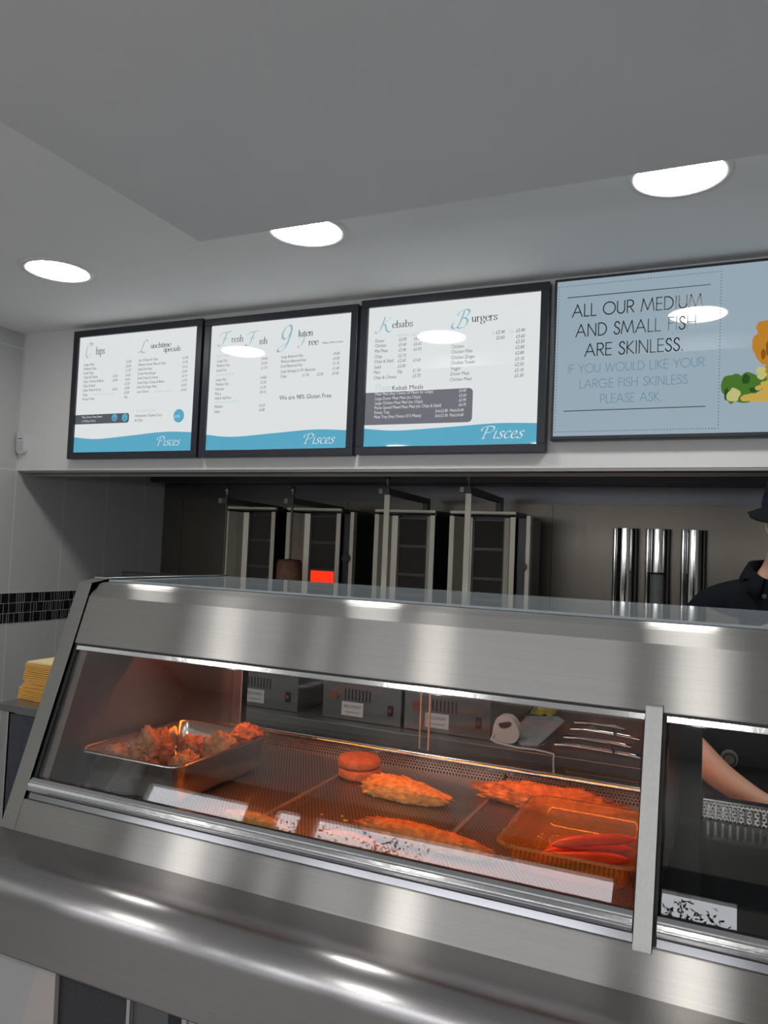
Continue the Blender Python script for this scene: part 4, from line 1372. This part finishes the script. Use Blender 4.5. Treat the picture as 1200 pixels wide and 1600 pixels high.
# side table with its pile of yellow cartons
tb = thing('side_table', 'stainless table left of the counter carrying the yellow cartons', 'table', (-2.12, 2.3, 0))
box('table_top', M['steel_bench'], -2.345, -1.90, 1.955, 2.66, .872, .90, tb, 0.004)
for x in (-2.325, -1.92):
    for y in (1.985, 2.635):
        box('leg', M['steel_v'], x - .014, x + .014, y - .014, y + .014, 0, .871, tb, 0.002)
box('side_panel', plain('dark_blue_panel', (0.045, 0.052, 0.07), 0.3, var=.3, vscale=30), -2.306, -1.94, 1.975, 1.985, .06, .862, tb)
box('under_shelf', M['steel_bench'], -2.33, -1.915, 1.99, 2.65, .25, .268, tb, 0.003)
yl = plain('yellow_card', (0.84, 0.45, 0.09), 0.55, var=.05, vscale=12)
cream = plain('cream_card', (0.80, 0.62, 0.33), 0.5, var=.04, vscale=20)
rr = random.Random(11)
NC = 19
ORD = 'first second third fourth fifth sixth seventh eighth ninth tenth eleventh twelfth thirteenth fourteenth fifteenth sixteenth seventeenth eighteenth'.split()
for k in range(NC):
    z = .9005 + k * .0072
    dx = -.004 * abs(9 - k) / 9 + rr.uniform(-.003, .003) - (.012 if k < 6 else 0)
    x0, x1 = -2.338 + dx + k * .0010, -2.088 + dx
    y0, y1 = 2.035 + rr.uniform(-.003, .003), 2.50
    cname = ('cream topped yellow carton, topmost of the stack on the side table' if k == NC - 1 else
             'yellow carton at the very bottom of the side table stack' if k == 0 else
             'yellow carton, %s from the bottom of the side table stack' % ORD[k])
    ct = thing('food_carton', cname, 'carton', ((x0 + x1) / 2, (y0 + y1) / 2, z), 'flat yellow cartons stacked on the side table')
    mb = MB()
    mb.prism_z([(x0, y0 + .006), (x0 + .10, y0), (x1, y0 + .004), (x1, y1 - .12), (x1 - .06, y1), (x0 + .06, y1), (x0, y1 - .12)], z, z + .0056)
    mb.build('tray_body', cream if k == NC - 1 else yl, ct, 0.0018)
    box('folded_rim', cream, x0 + .004, x1 - .004, y0 + .012, y1 - .13, z + .00562, z + .0068, ct)

# ------------------------------------------------------------------ food in the display
ZD = .884
M['rim'] = plain('tray_rim_steel', (0.60, 0.56, 0.52), .35, .8)
trays = [(-1.455, -1.362, 'narrow perforated shelf strip under the steel chicken pan'), (-1.360, -.9495, 'perforated steel tray left, under the chicken pan'),
         (-.9485, -.5395, 'perforated steel tray in the middle, under the two round patties'), (-.5385, -.122, 'perforated steel tray right, under the long battered fish')]
for a, b_, lab in trays:
    t = thing('perforated_tray', lab, 'tray', ((a + b_) / 2, 1.7, .863), 'perforated steel display trays')
    box('deck', M['perf'], a + .004, b_ - .004, 1.40, 2.052, ZD - .002, ZD, t)
    box('rear_upstand', M['perf_up'], a + .004, b_ - .004, 2.052, 2.055, ZD, ZD + .028, t)
    for x in (a, b_ - .004):
        MB().prism_x([(1.398, .8635), (1.398, ZD + .003), (2.056, ZD + .003), (2.056, .8635)], x, x + .004).build('side_rim', M['rim'], t, 0.001)
    box('front_rim', M['pan_steel'], a + .004, b_ - .004, 1.398, 1.402, .8635, ZD + .003, t, 0.001)


def crumb(name, col, col2, bscale=140, b=.9, rough=.6):
    m, nt, bs = nodes(name)
    n = noise_node(nt, 55, 5)
    r = ramp(nt, n.outputs['Fac'], .35, col2, .65, col)
    nt.links.new(r.outputs[0], bs.inputs['Base Color'])
    bs.inputs['Roughness'].default_value = rough
    v = noise_node(nt, bscale, 6)
    bp = nt.nodes.new('ShaderNodeBump')
    bp.inputs['Strength'].default_value = b
    bp.inputs['Distance'].default_value = .006
    nt.links.new(v.outputs['Fac'], bp.inputs['Height'])
    nt.links.new(bp.outputs[0], bs.inputs['Normal'])
    return m


M['chicken'] = crumb('fried_chicken_crust', (0.58, 0.24, 0.085), (0.22, 0.07, 0.02))
M['chicken_pale'] = crumb('pale_chicken_crust', (0.60, 0.30, 0.11), (0.28, 0.11, 0.035))
M['patty'] = crumb('breaded_patty', (0.62, 0.24, 0.09), (0.46, 0.15, 0.055), 260, .8)
M['batter'] = crumb('golden_batter', (0.88, 0.50, 0.12), (0.62, 0.27, 0.05))
M['batter_dark'] = crumb('orange_batter', (0.84, 0.34, 0.09), (0.55, 0.17, 0.04))
M['sausage'] = plain('red_sausage_skin', (0.80, 0.10, 0.035), .28, var=.12, vscale=25)
M['bone'] = plain('chicken_bone_end', (0.55, 0.45, 0.36), .5, var=.1, vscale=40)


def ico(sub):
    bm = bmesh.new()
    bmesh.ops.create_icosphere(bm, subdivisions=sub, radius=1.0)
    vs = [v.co.copy() for v in bm.verts]
    fs = [tuple(v.index for v in f.verts) for f in bm.faces]
    bm.free()
    return vs, fs


ICO = ico(5)


def craggy(c, size, seed, amp, freq=3.0, rz=0.0, tilt=0.0, taper=0.0, flat_to=None, bend=0.0, fine=.35, shag=0.0):
    """battered lump: ellipsoid roughened by several octaves"""
    mb = MB()
    rot = Matrix.Rotation(rz, 3, 'Z') @ Matrix.Rotation(tilt, 3, 'Y')
    vs = []
    off = Vector((seed * 3.1, seed * 1.7, seed * .9))
    for v in ICO[0]:
        d = noise.fractal(v * freq + off, 1.0, 2.0, 3) * amp + abs(noise.noise(v * freq * 3.3 + off)) * amp * fine * 2 + noise.noise(v * freq * 8 + off) * amp * fine + max(0.0, noise.noise(v * freq * 6 + off * 2)) * shag
        p = v * (1 + d)
        s = 1 + taper * p.x
        q = Vector((p.x * size[0], p.y * size[1] * s, p.z * size[2] * s))
        q.z += bend * p.x * p.x
        q = rot @ q
        vs.append(q)
    zmin = min(v.z for v in vs)
    if flat_to is not None:
        z0 = flat_to
        vs = [Vector((v.x + c[0], v.y + c[1], max(v.z + c[2], z0 + .0006))) for v in vs]
    else:
        vs = [v + Vector(c) for v in vs]
    mb.add(vs, ICO[1], True)
    return mb


# steel pan of fried chicken
PZ = .984
pan = thing('gastronorm_pan', 'deep steel pan of fried chicken at the left end of the display', 'pan', (-1.295, 1.625, ZD))


def pan_mesh(x0, x1, y0, y1, zt, zb, rim, taper, r, t=.0015, n=6):
    mb = MB()
    def ring(dx, z, rad): return [(p[0], p[1], z) for p in rrect(x0 + dx, x1 - dx, y0 + dx, y1 - dx, max(.004, rad), n)]
    rings = [ring(-rim, zt - .003, r + rim), ring(-rim, zt, r + rim), ring(-.002, zt + .0006, r + .002), ring(.001, zt - .003, r), ring(taper * .55, (zt + zb) / 2, r), ring(taper, zb + .014, r), ring(taper + .008, zb + .004, r - .004), ring(taper + .02, zb + t + .0005, r - .01)]
    outer = [ring(taper + .02, zb, r - .01), ring(taper + .007, zb + .003, r - .004), ring(taper - t, zb + .014, r), ring(-t, zt - .004, r), ring(-rim, zt - .003, r + rim)]
    m = len(rings[0])
    def skin(rs):
        vs = [p for q in rs for p in q]
        fs = [(i * m + k, i * m + (k + 1) % m, (i + 1) * m + (k + 1) % m, (i + 1) * m + k) for i in range(len(rs) - 1) for k in range(m)]
        mb.add(vs, fs, True)
    skin(rings)
    mb.add(rings[-1], [tuple(range(m))])
    skin(outer)
    mb.add(outer[0], [tuple(range(m))[::-1]])
    return mb


pan_mesh(-1.433, -1.137, 1.432, 1.818, PZ, ZD + .0036, .010, .012, .030).build('pan_body', M['pan_steel'], pan)
def in_pan(mb):
    """keep a piece inside the pan walls where it is below the rim"""
    out = []
    for x, y, z in mb.v:
        if z < PZ + .004:
            k = (PZ - max(z, ZD)) / (PZ - ZD) * .016 + .005
            x = min(max(x, -1.433 + k), -1.137 - k)
            y = min(max(y, 1.432 + k), 1.818 - k)
        out.append((x, y, z))
    mb.v = out
    return mb


CH = [(-1.368, 1.505, .940, (.050, .040, .040), 1, 'chicken_pale', 'pale fried chicken piece at the near left of the steel pan'),
      (-1.315, 1.560, .968, (.050, .044, .050), 2, 'chicken', 'craggy fried chicken piece heaped highest at the near side of the pan'),
      (-1.268, 1.482, .934, (.046, .034, .034), 3, 'chicken', 'fried chicken piece against the pan front wall'),
      (-1.262, 1.655, .945, (.038, .034, .044), 4, 'chicken', 'small fried chicken piece in the middle of the steel pan'),
      (-1.192, 1.540, .940, (.040, .058, .038), 5, 'chicken_pale', 'golden fried chicken piece by the right wall of the pan'),
      (-1.172, 1.655, .958, (.030, .044, .044), 6, 'chicken_pale', 'golden drumstick leaning on the right side of the pan'),
      (-1.175, 1.765, .982, (.046, .042, .026), 7, 'chicken', 'fried chicken piece overhanging the far right corner of the pan')]
for x, y, z, s_, sd, mt, lab in CH:
    o = in_pan(craggy((x, y, z), s_, sd, .30, 2.0, rz=sd * .8, tilt=.25 * math.sin(sd * 2.1), taper=.25 * math.cos(sd), flat_to=ZD + .006, fine=.5)).build('fried_chicken', M[mt], None, loc=(x, y, ZD + .006))
    tag(o, lab, 'fried chicken', 'fried chicken pieces in the steel pan')
bo = craggy((-1.262, 1.540, .915), (.030, .015, .014), 12, .12, 1.5, rz=.5).build('chicken_bone', M['bone'], None, loc=(-1.262, 1.54, .90))
tag(bo, 'pale bone end between the chicken pieces in the steel pan', 'bone')

# two breaded patties, one on the other


def patty(x, y, z, r, h, seed, lab):
    mb = MB()
    prof = [(0, 0), (r * .9, 0), (r * .985, h * .18), (r, h * .5), (r * .975, h * .82), (r * .9, h), (r * .5, h * 1.05), (0, h * 1.06)]
    fine = []
    for (a, b), (c, d) in zip(prof[:-1], prof[1:]):
        for k in range(4): fine.append((a + (c - a) * k / 4, b + (d - b) * k / 4))
    fine.append(prof[-1])
    mb.lathe(fine, (x, y, z), 56)
    mb.v = [(v[0], v[1], v[2] + abs(noise.noise(Vector(v) * 90 + Vector((seed, 0, 0)))) * .0014 if v[2] > z + .002 else v[2]) for v in mb.v]
    mb.v = [(x + (v[0] - x) * (1 + .02 * noise.noise(Vector(v) * 60)), y + (v[1] - y) * (1 + .02 * noise.noise(Vector(v) * 60)), v[2]) for v in mb.v]
    o = mb.build('breaded_patty', M['patty'], None, loc=(x, y, z))
    tag(o, lab, 'breaded patty', 'round breaded patties stacked in the display')


patty(-.898, 1.90, ZD + .001, .058, .024, 1, 'lower of the two round orange breaded patties')
patty(-.902, 1.903, ZD + .027, .058, .025, 2, 'round orange breaded patty lying on top of the other')


def fillet(x, y, size, seed, rz, mt, lab, amp=.20, taper=-.2, bend=0.0, name='battered_fish', cat='battered fish', z=None):
    zz = (ZD + size[2] * .62) if z is None else z
    o = craggy((x, y, zz), size, seed, amp * .75, 2.4, rz=rz, taper=taper, flat_to=ZD if z is None else None, bend=bend, fine=.5, shag=.28).build(name, M[mt], None, loc=(x, y, ZD))
    return tag(o, lab, cat, 'battered fish pieces on the trays')


fillet(-.722, 1.795, (.108, .042, .027), 21, -.10, 'batter', 'small golden battered fish on the middle tray, beside the patties')
fillet(-.385, 1.915, (.178, .050, .030), 22, -.05, 'batter_dark', 'long shaggy orange battered fish at the back right of the display', .24, .05)
fillet(-.572, 1.540, (.150, .034, .022), 23, -.10, 'batter_dark', 'long flat battered fish at the front, before the amber container', .12, -.1)
fillet(-.930, 1.440, (.090, .026, .018), 24, -.12, 'batter', 'battered piece at the front left behind the glass rail', .12, .1)
fillet(-.700, 1.450, (.075, .024, .016), 25, -.12, 'batter_dark', 'small battered piece at the front behind the rail, right of centre', .12, .1)
rr = random.Random(5)
for i, (x, y, s_, lab) in enumerate(((-.915, 1.515, .008, 'largest batter crumb, alone on the left tray'), (-.84, 1.585, .004, 'tiny batter crumb left of the battered fish'), (-.795, 1.60, .004, 'batter crumb right behind the crumb pair'), (-.775, 1.575, .006, 'batter crumb in front of the golden battered fish'),
                                     (-.745, 1.60, .005, 'batter crumb near the end of the golden battered fish'), (-.815, 1.535, .005, 'batter crumb nearest the glass, middle tray'), (-.90, 1.47, .005, 'small batter crumb in front of the largest crumb'), (-.725, 1.575, .003, 'smallest batter crumb, right of the others'))):
    vs, fs = ico(2)
    mb = MB()
    mb.add([(x + v.x * s_ * (1 + .4 * noise.noise(v * 2 + Vector((i, 0, 0)))), y + v.y * s_ * .8, ZD + s_ * .5 + v.z * s_ * .5) for v in vs], fs, True)
    tag(mb.build('batter_crumb', M['batter'], None, loc=(x, y, ZD)), lab, 'crumb', 'batter crumbs on the trays')

# clear container of sausages
ct = thing('sausage_container', 'clear amber plastic container of red sausages at the right end of the hot display', 'container', (-.27, 1.62, ZD))
pan_mesh(-.395, -.142, 1.475, 1.80, ZD + .062, ZD + .0008, .012, .020, .030, .0022).build('container_body', M['amber'], ct)
SR = [.002, .0080, .0105, .0110] + [.0110] * 6 + [.0106, .0082, .002]
for i, (p, q, lab) in enumerate((((-.345, 1.550), (-.174, 1.640), 'red sausage at the front of the clear container'), ((-.338, 1.582), (-.174, 1.705), 'red sausage second from the container front'),
                                 ((-.332, 1.615), (-.174, 1.765), 'red sausage third from the container front, lying flat'))):
    a = Vector((p[0], p[1], ZD + .0145)); b_ = Vector((q[0], q[1], ZD + .0145))
    d = b_ - a
    pts = [a + d * k / 12 + Vector((0, 0, .004 * math.sin(math.pi * k / 12))) for k in range(13)]
    o = MB().tube(pts, SR, 14).build('sausage', M['sausage'], None, loc=tuple(a - Vector((0, 0, .0110))))
    tag(o, lab, 'sausage', 'red sausages in the clear container')
a = Vector((-.315, 1.580, ZD + .037)); d = Vector((.142, .105, .003))
pts = [a + d * k / 12 + Vector((0, 0, .004 * math.sin(math.pi * k / 12))) for k in range(13)]
o = MB().tube(pts, SR, 14).build('sausage', M['sausage'], None, loc=tuple(a - Vector((0, 0, .0110))))
tag(o, 'red sausage lying on top of the others in the clear container', 'sausage', 'red sausages in the clear container')

# ------------------------------------------------------------------ person behind the counter
M['skin'] = plain('skin', (0.55, 0.30, 0.20), .5, var=.05, vscale=30)
M['shirt'] = plain('black_cotton', (0.005, 0.006, 0.009), .9, spec=.15, bump=.25, bscale=260)
M['hatfelt'] = plain('black_felt', (0.004, 0.005, 0.007), .9, spec=.15)
M['hatband'] = plain('navy_band', (0.006, 0.008, 0.022), .7, spec=.2)
M['trouser'] = plain('dark_trousers', (0.018, 0.018, 0.022), .85)
M['hair'] = plain('dark_hair', (0.03, 0.02, 0.014), .7, bump=.4, bscale=300)
M['shoe'] = plain('black_shoes', (0.012, 0.012, 0.012), .4)
M['button'] = plain('dark_button', (0.10, 0.10, 0.11), .3)

person = thing('person', 'person in a black trilby hat and black polo shirt reaching across behind the counter', 'person', (.085, 2.66, 0))


def skinned(name, verts, edges, mat, parent, sub=2, root=0):
    """smooth limb surface grown round joint positions: verts = (point, (rx, ry))"""
    me = bpy.data.meshes.new(name)
    b = base(parent)
    me.from_pydata([Vector(v[0]) - b for v in verts], edges, [])
    o = bpy.data.objects.new(name, me)
    COL.objects.link(o)
    o.parent = parent
    s = o.modifiers.new('skin', 'SKIN')
    for sv, v in zip(me.skin_vertices[0].data, verts):
        r = v[1] if isinstance(v[1], tuple) else (v[1], v[1])
        sv.radius = r
        sv.use_root = False
    me.skin_vertices[0].data[root].use_root = True
    s.use_smooth_shade = True
    u = o.modifiers.new('sub', 'SUBSURF')
    u.levels = sub
    u.render_levels = sub
    dg = bpy.context.evaluated_depsgraph_get()
    dg.update()
    m2 = bpy.data.meshes.new_from_object(o.evaluated_get(dg))
    o.modifiers.clear()
    o.data = m2
    m2.materials.clear()
    m2.materials.append(mat)
    for p in m2.polygons: p.use_smooth = True
    return o


# joints (world coordinates); he faces the viewer, right arm across his front
PEL = (.085, 2.68, .93)
V = []
E_ = []


def J(p, r, to=None):
    V.append((p, r))
    if to is not None: E_.append((to, len(V) - 1))
    return len(V) - 1


pel = J(PEL, (.115, .085))
wa = J((.095, 2.68, 1.05), (.105, .08), pel)
ch = J((.13, 2.675, 1.22), (.125, .085), wa)
up = J((.150, 2.67, 1.38), (.125, .095), ch)
nk0 = J((.148, 2.66, 1.455), (.066, .066), up)
nk = J((.158, 2.645, 1.53), (.056, .058), nk0)
hd0 = J((.172, 2.625, 1.585), (.060, .070), nk)
arms = {}
for s, pts in ((-1, [(-.060, 2.665, 1.350), (-.105, 2.635, 1.17), (-.150, 2.575, .980), (-.014, 2.49, .874), (.100, 2.43, .831), (.140, 2.415, .820)]),
               (1, [(.345, 2.665, 1.39), (.40, 2.64, 1.22), (.42, 2.585, 1.06), (.36, 2.48, .97), (.30, 2.41, .905), (.275, 2.385, .885)])):
    a = J(pts[0], (.054, .054), up)
    b_ = J(pts[1], (.050, .050), a)
    c_ = J(pts[2], (.048, .052), b_)
    d_ = J(pts[3], (.042, .045), c_)
    e_ = J(pts[4], (.026, .030), d_)
    h_ = J(pts[5], (.024, .036), e_)
    arms[s] = (Vector(pts[4]), Vector(pts[5]))
for s in (-1, 1):
    hp = J((.085 + s * .09, 2.68, .86), (.085, .09), pel)
    kn = J((.085 + s * .10, 2.665, .49), (.055, .06), hp)
    an = J((.085 + s * .105, 2.69, .09), (.038, .042), kn)
    ft = J((.085 + s * .115, 2.58, .045), (.038, .036), an)
# hands: palm plus four unequal fingers and a thumb curling down
for s in (-1, 1):
    w, h = arms[s]
    fwd = (h - w).normalized()
    side = fwd.cross(Vector((0, 0, 1))).normalized()
    dn = side.cross(fwd).normalized() * -1
    palm = J(tuple(h + fwd * .045), (.016, .040), len(V) and [i for i, v in enumerate(V) if Vector(v[0]) == h][0])
    for k, (off, ln) in enumerate(((-.030, .066), (-.010, .078), (.010, .073), (.030, .056))):
        p0 = h + fwd * .085 + side * off
        i0 = J(tuple(p0), .0092, palm)
        i1 = J(tuple(p0 + fwd * ln * .45 + dn * .012), .0085, i0)
        i2 = J(tuple(p0 + fwd * ln * .75 + dn * .034), .0078, i1)
        J(tuple(p0 + fwd * ln * .85 + dn * .056), .007, i2)
    t0 = J(tuple(h + fwd * .025 + side * (-.038) + dn * .008), .012, [i for i, v in enumerate(V) if Vector(v[0]) == h][0])
    t1 = J(tuple(h + fwd * .055 + side * (-.058) + dn * .018), .010, t0)
    J(tuple(h + fwd * .082 + side * (-.056) + dn * .030), .008, t1)
body = skinned('body', V, E_, M['skin'], person)

# head: one sculpted surface joined to the same mesh
HC = Vector((.190, 2.622, 1.625))
yaw = math.radians(8)
Rz = Matrix.Rotation(yaw, 3, 'Z') @ Matrix.Rotation(math.radians(4), 3, 'Y')
mb = MB()
nu, nv = 56, 44
vs = []
for j in range(nv + 1):
    th = math.pi * j / nv
    for i in range(nu):
        ph = 2 * math.pi * i / nu
        d = Vector((math.sin(th) * math.cos(ph), math.sin(th) * math.sin(ph), math.cos(th)))   # face looks toward -Y
        x, y, z = d.x * .074, d.y * .094, d.z * .116
        f = max(0.0, -d.y)
        if d.z < 0:                                   # jaw narrows to the chin
            k = -d.z
            x *= 1 - .22 * k ** 1.8
            y = y * (1 - .10 * k) + (-.012 * k if d.y < 0 else .022 * k)
        g = lambda cx, cz, sx, sz: math.exp(-((d.x - cx) / sx) ** 2 - ((d.z - cz) / sz) ** 2) if d.y < 0 else 0.0
        y -= .034 * g(0, -.18, .12, .10) + .014 * g(0, .04, .08, .20)      # nose tip and bridge
        y += .009 * (g(.36, .08, .17, .11) + g(-.36, .08, .17, .11))       # eye sockets
        y -= .004 * (g(.36, .24, .24, .06) + g(-.36, .24, .24, .06))       # brow
        y -= .006 * g(0, -.46, .26, .06) + .006 * g(0, -.58, .22, .05)     # lips
        y += .004 * g(0, -.52, .28, .03)
        y -= .008 * g(0, -.82, .25, .14)                                   # chin
        vs.append(HC + Rz @ Vector((x, y, z)))
fs = []
for j in range(nv):
    for i in range(nu):
        i2 = (i + 1) % nu
        fs.append((j * nu + i, (j + 1) * nu + i, (j + 1) * nu + i2, j * nu + i2))
mb.add(vs, fs, True)
# ears
for s in (-1, 1):
    ev = []
    n1, n2 = 24, 8
    for a in range(n1):
        A = 2 * math.pi * a / n1
        egg = 1 + .18 * math.sin(A)
        for q in range(n2):
            B = 2 * math.pi * q / n2
            r1, r2 = .0135 + .0, .0045
            ring = Vector(((math.cos(B) * r2), 0, 0))
            rad = (.0155 * egg + r2 * math.sin(B))
            p = Vector((s * (.0715 + .006 + math.cos(B) * r2 + .008 * (math.cos(A) > -2) * max(0, math.cos(A))), .012 + rad * math.cos(A) * 1.05, -.012 + rad * 1.75 * math.sin(A)))
            ev.append(HC + Rz @ p)
    ef = [(a * n2 + q, ((a + 1) % n1) * n2 + q, ((a + 1) % n1) * n2 + (q + 1) % n2, a * n2 + (q + 1) % n2) for a in range(n1) for q in range(n2)]
    mb.add(ev, ef, True)
    # hollow of the ear
    cv = [HC + Rz @ Vector((s * .0765, .012, -.012))] + [HC + Rz @ Vector((s * .081, .012 + .016 * math.cos(2 * math.pi * a / 24), -.012 + .028 * math.sin(2 * math.pi * a / 24))) for a in range(24)]
    mb.add(cv, [(0, 1 + a, 1 + (a + 1) % 24) for a in range(24)], True)
hm = mb.build('head_tmp', M['skin'], person)
# join the head into the body mesh
bm = bmesh.new()
bm.from_mesh(body.data)
bm.from_mesh(hm.data)
bm.to_mesh(body.data)
bm.free()
for p in body.data.polygons: p.use_smooth = True
bpy.data.objects.remove(hm)
# eyes
for s in (-1, 1):
    c = HC + Rz @ Vector((s * .031, -.079, .010))
    vs_, fs_ = ico(2)
    MB().add([c + v * .0115 for v in vs_], fs_, True).build('eye', plain('eye_white', (.6, .58, .55), .2), person)
mb = MB()
lp = []
for i in range(21):
    u = -1 + 2 * i / 20
    for (zz, yy) in ((-.0565 + .004 * (1 - u * u), 0), (-.0535 - .0035 * abs(u), -.0035), (-.0600 - .006 * (1 - u * u), -.003)):
        lp.append(HC + Rz @ Vector((u * .024, -.0865 + .016 * u * u + yy * (1 - u * u), zz)))
mb.add(lp, [(i * 3, (i + 1) * 3, (i + 1) * 3 + 1, i * 3 + 1) for i in range(20)] + [(i * 3 + 2, (i + 1) * 3 + 2, (i + 1) * 3, i * 3) for i in range(20)], True)
mb.build('lips', plain('lips', (0.42, 0.17, 0.13), .45), person)
# hair at the nape and sides
mb = MB()
vs = []
for j in range(11):
    th = math.radians(48 + j * 6.5)
    for i in range(33):
        ph = math.radians(-12 + 204 * i / 32)
        d = Vector((math.sin(th) * math.cos(ph) * .0775, math.sin(th) * math.sin(ph) * .100, math.cos(th) * .119))
        vs.append(HC + Rz @ d)
mb.add(vs, [(j * 33 + i, (j + 1) * 33 + i, (j + 1) * 33 + i + 1, j * 33 + i + 1) for j in range(10) for i in range(32)], True)
mb.build('hair', M['hair'], person)
# trilby hat
hat = MB()
prof = [(.110, 0.0), (.112, .03), (.106, .07), (.095, .100), (.070, .116), (.035, .112), (0.0, .106)]
fine = []
for (a, b_), (c, d) in zip(prof[:-1], prof[1:]):
    for k in range(3): fine.append((a + (c - a) * k / 3, b_ + (d - b_) * k / 3))
fine.append(prof[-1])
HT = HC + Vector((-.006, .012, .040))
hat.lathe(fine, (0, 0, 0), 48, .88, 1.06)
brim = []
for k in range(7):
    r = .108 + k * .0072
    brim.append((r, 0.0))
nb = len(hat.v)
hat.lathe(brim, (0, 0, 0), 48, .90, 1.06)
v2 = []
for i, v in enumerate(hat.v):
    x, y, z = v
    if i >= nb:
        r = math.hypot(x / .90, y / 1.06)
        t = (r - .108) / .041
        z -= .020 * t * abs(x / (.90 * max(r, .01))) ** 1.2
        z -= .046 * t * max(0.0, -y / (1.06 * max(r, .01))) ** .7 - .010 * t * max(0.0, y / max(r, .01))
    else:
        if z > .07: z -= .016 * math.exp(-(x / .022) ** 2) * min(1, (z - .07) / .03)     # crease along the crown
    v2.append(tuple(HT + Rz @ Vector((x, y, z))))
hat.v = v2
ho = hat.build('hat', M['hatfelt'], person)
sol = ho.modifiers.new('thickness', 'SOLIDIFY'); sol.thickness = .003
bnd = MB().lathe([(.1125, .002), (.1140, .014), (.1135, .028)], (0, 0, 0), 48, .88, 1.06)
bnd.v = [tuple(HT + Rz @ Vector(v)) for v in bnd.v]
bnd.build('hat_band', M['hatband'], ho)

# polo shirt: grown round the same joints, a little fuller
SV = []
SE = []


def S(p, r, to=None):
    SV.append((p, r))
    if to is not None: SE.append((to, len(SV) - 1))
    return len(SV) - 1


pa = S((.085, 2.68, .74), (.20, .15))
p0 = S((.085, 2.68, .86), (.195, .142), pa)
p1 = S((.095, 2.68, 1.03), (.188, .134), p0)
p2 = S((.13, 2.675, 1.22), (.195, .136), p1)
p3 = S((.150, 2.67, 1.375), (.150, .112), p2)
p4 = S((.147, 2.665, 1.452), (.080, .078), p3)
a1 = S((-.070, 2.665, 1.350), (.084, .082), p3)
a2 = S((-.094, 2.645, 1.24), (.076, .074), a1)
a3 = S((-.120, 2.615, 1.115), (.072, .070), a2)
b1 = S((.348, 2.665, 1.382), (.086, .084), p3)
b2 = S((.390, 2.645, 1.25), (.076, .074), b1)
b3 = S((.410, 2.615, 1.15), (.070, .070), b2)
shirt = skinned('polo_shirt', SV, SE, M['shirt'], person, 2)
# collar: a folded band standing round the neck, open at the front
mb = MB()
vs = []
NCOL = 40
for i in range(NCOL + 1):
    a = math.radians(-62 + (304) * i / NCOL)       # gap faces -Y
    ang = a
    cx, cy = .142, 2.655
    for (r, z) in ((.066, 1.452), (.074, 1.497), (.080, 1.500), (.094, 1.470), (.104, 1.442)):
        f = max(0.0, -math.sin(ang))               # front: lower and longer points
        zz = z - .055 * f ** 1.5 + .012 * max(0, math.sin(ang))
        rr_ = r * (1 + .14 * f)
        vs.append((cx + rr_ * 1.12 * math.cos(ang), cy + rr_ * math.sin(ang), zz))
mb.add(vs, [(i * 5 + k, (i + 1) * 5 + k, (i + 1) * 5 + k + 1, i * 5 + k + 1) for i in range(NCOL) for k in range(4)], True)
co = mb.build('collar', M['shirt'], shirt)
m_ = co.modifiers.new('thickness', 'SOLIDIFY'); m_.thickness = .003
for z, y in ((1.405, 2.548), (1.355, 2.545)):
    MB().cyl((.094, y, z), (.094, y - .008, z - .001), .0065, .006, 14).build('button', M['button'], shirt)
bd_ = MB().cyl((.009, 2.560, .917), (.009, 2.538, .917), .025, .023, 28)
bdg = bd_.build('badge', plain('grey_badge', (0.10, 0.11, 0.11), .4), shirt)
rg = [(.009 + .0165 * math.cos(math.radians(a)), 2.5375, .917 + .0165 * math.sin(math.radians(a))) for a in range(0, 361, 12)]
MB().tube(rg, .0022, 8).build('badge_ring', M['hatfelt'], bdg)
TV_ = []
TE_ = []
t0 = (0.085, 2.68, .90)
TV_.append((t0, (.150, .112)))
TV_.append(((0.088, 2.68, 1.02), (.12, .09)))
TE_.append((0, 1))
for s in (-1, 1):
    n0 = len(TV_)
    TV_ += [((.085 + s * .09, 2.68, .82), (.100, .105)), ((.085 + s * .10, 2.668, .49), (.075, .078)), ((.085 + s * .105, 2.69, .10), (.062, .062))]
    TE_ += [(0, n0), (n0, n0 + 1), (n0 + 1, n0 + 2)]
skinned('trousers', TV_, TE_, M['trouser'], person, 2)
for s in (-1, 1):
    x = .085 + s * .112
    mb = craggy((x, 2.60, .045), (.050, .140, .048), 3, 0.0, 1.0, flat_to=0.0)
    mb.build('shoe', M['shoe'], person)
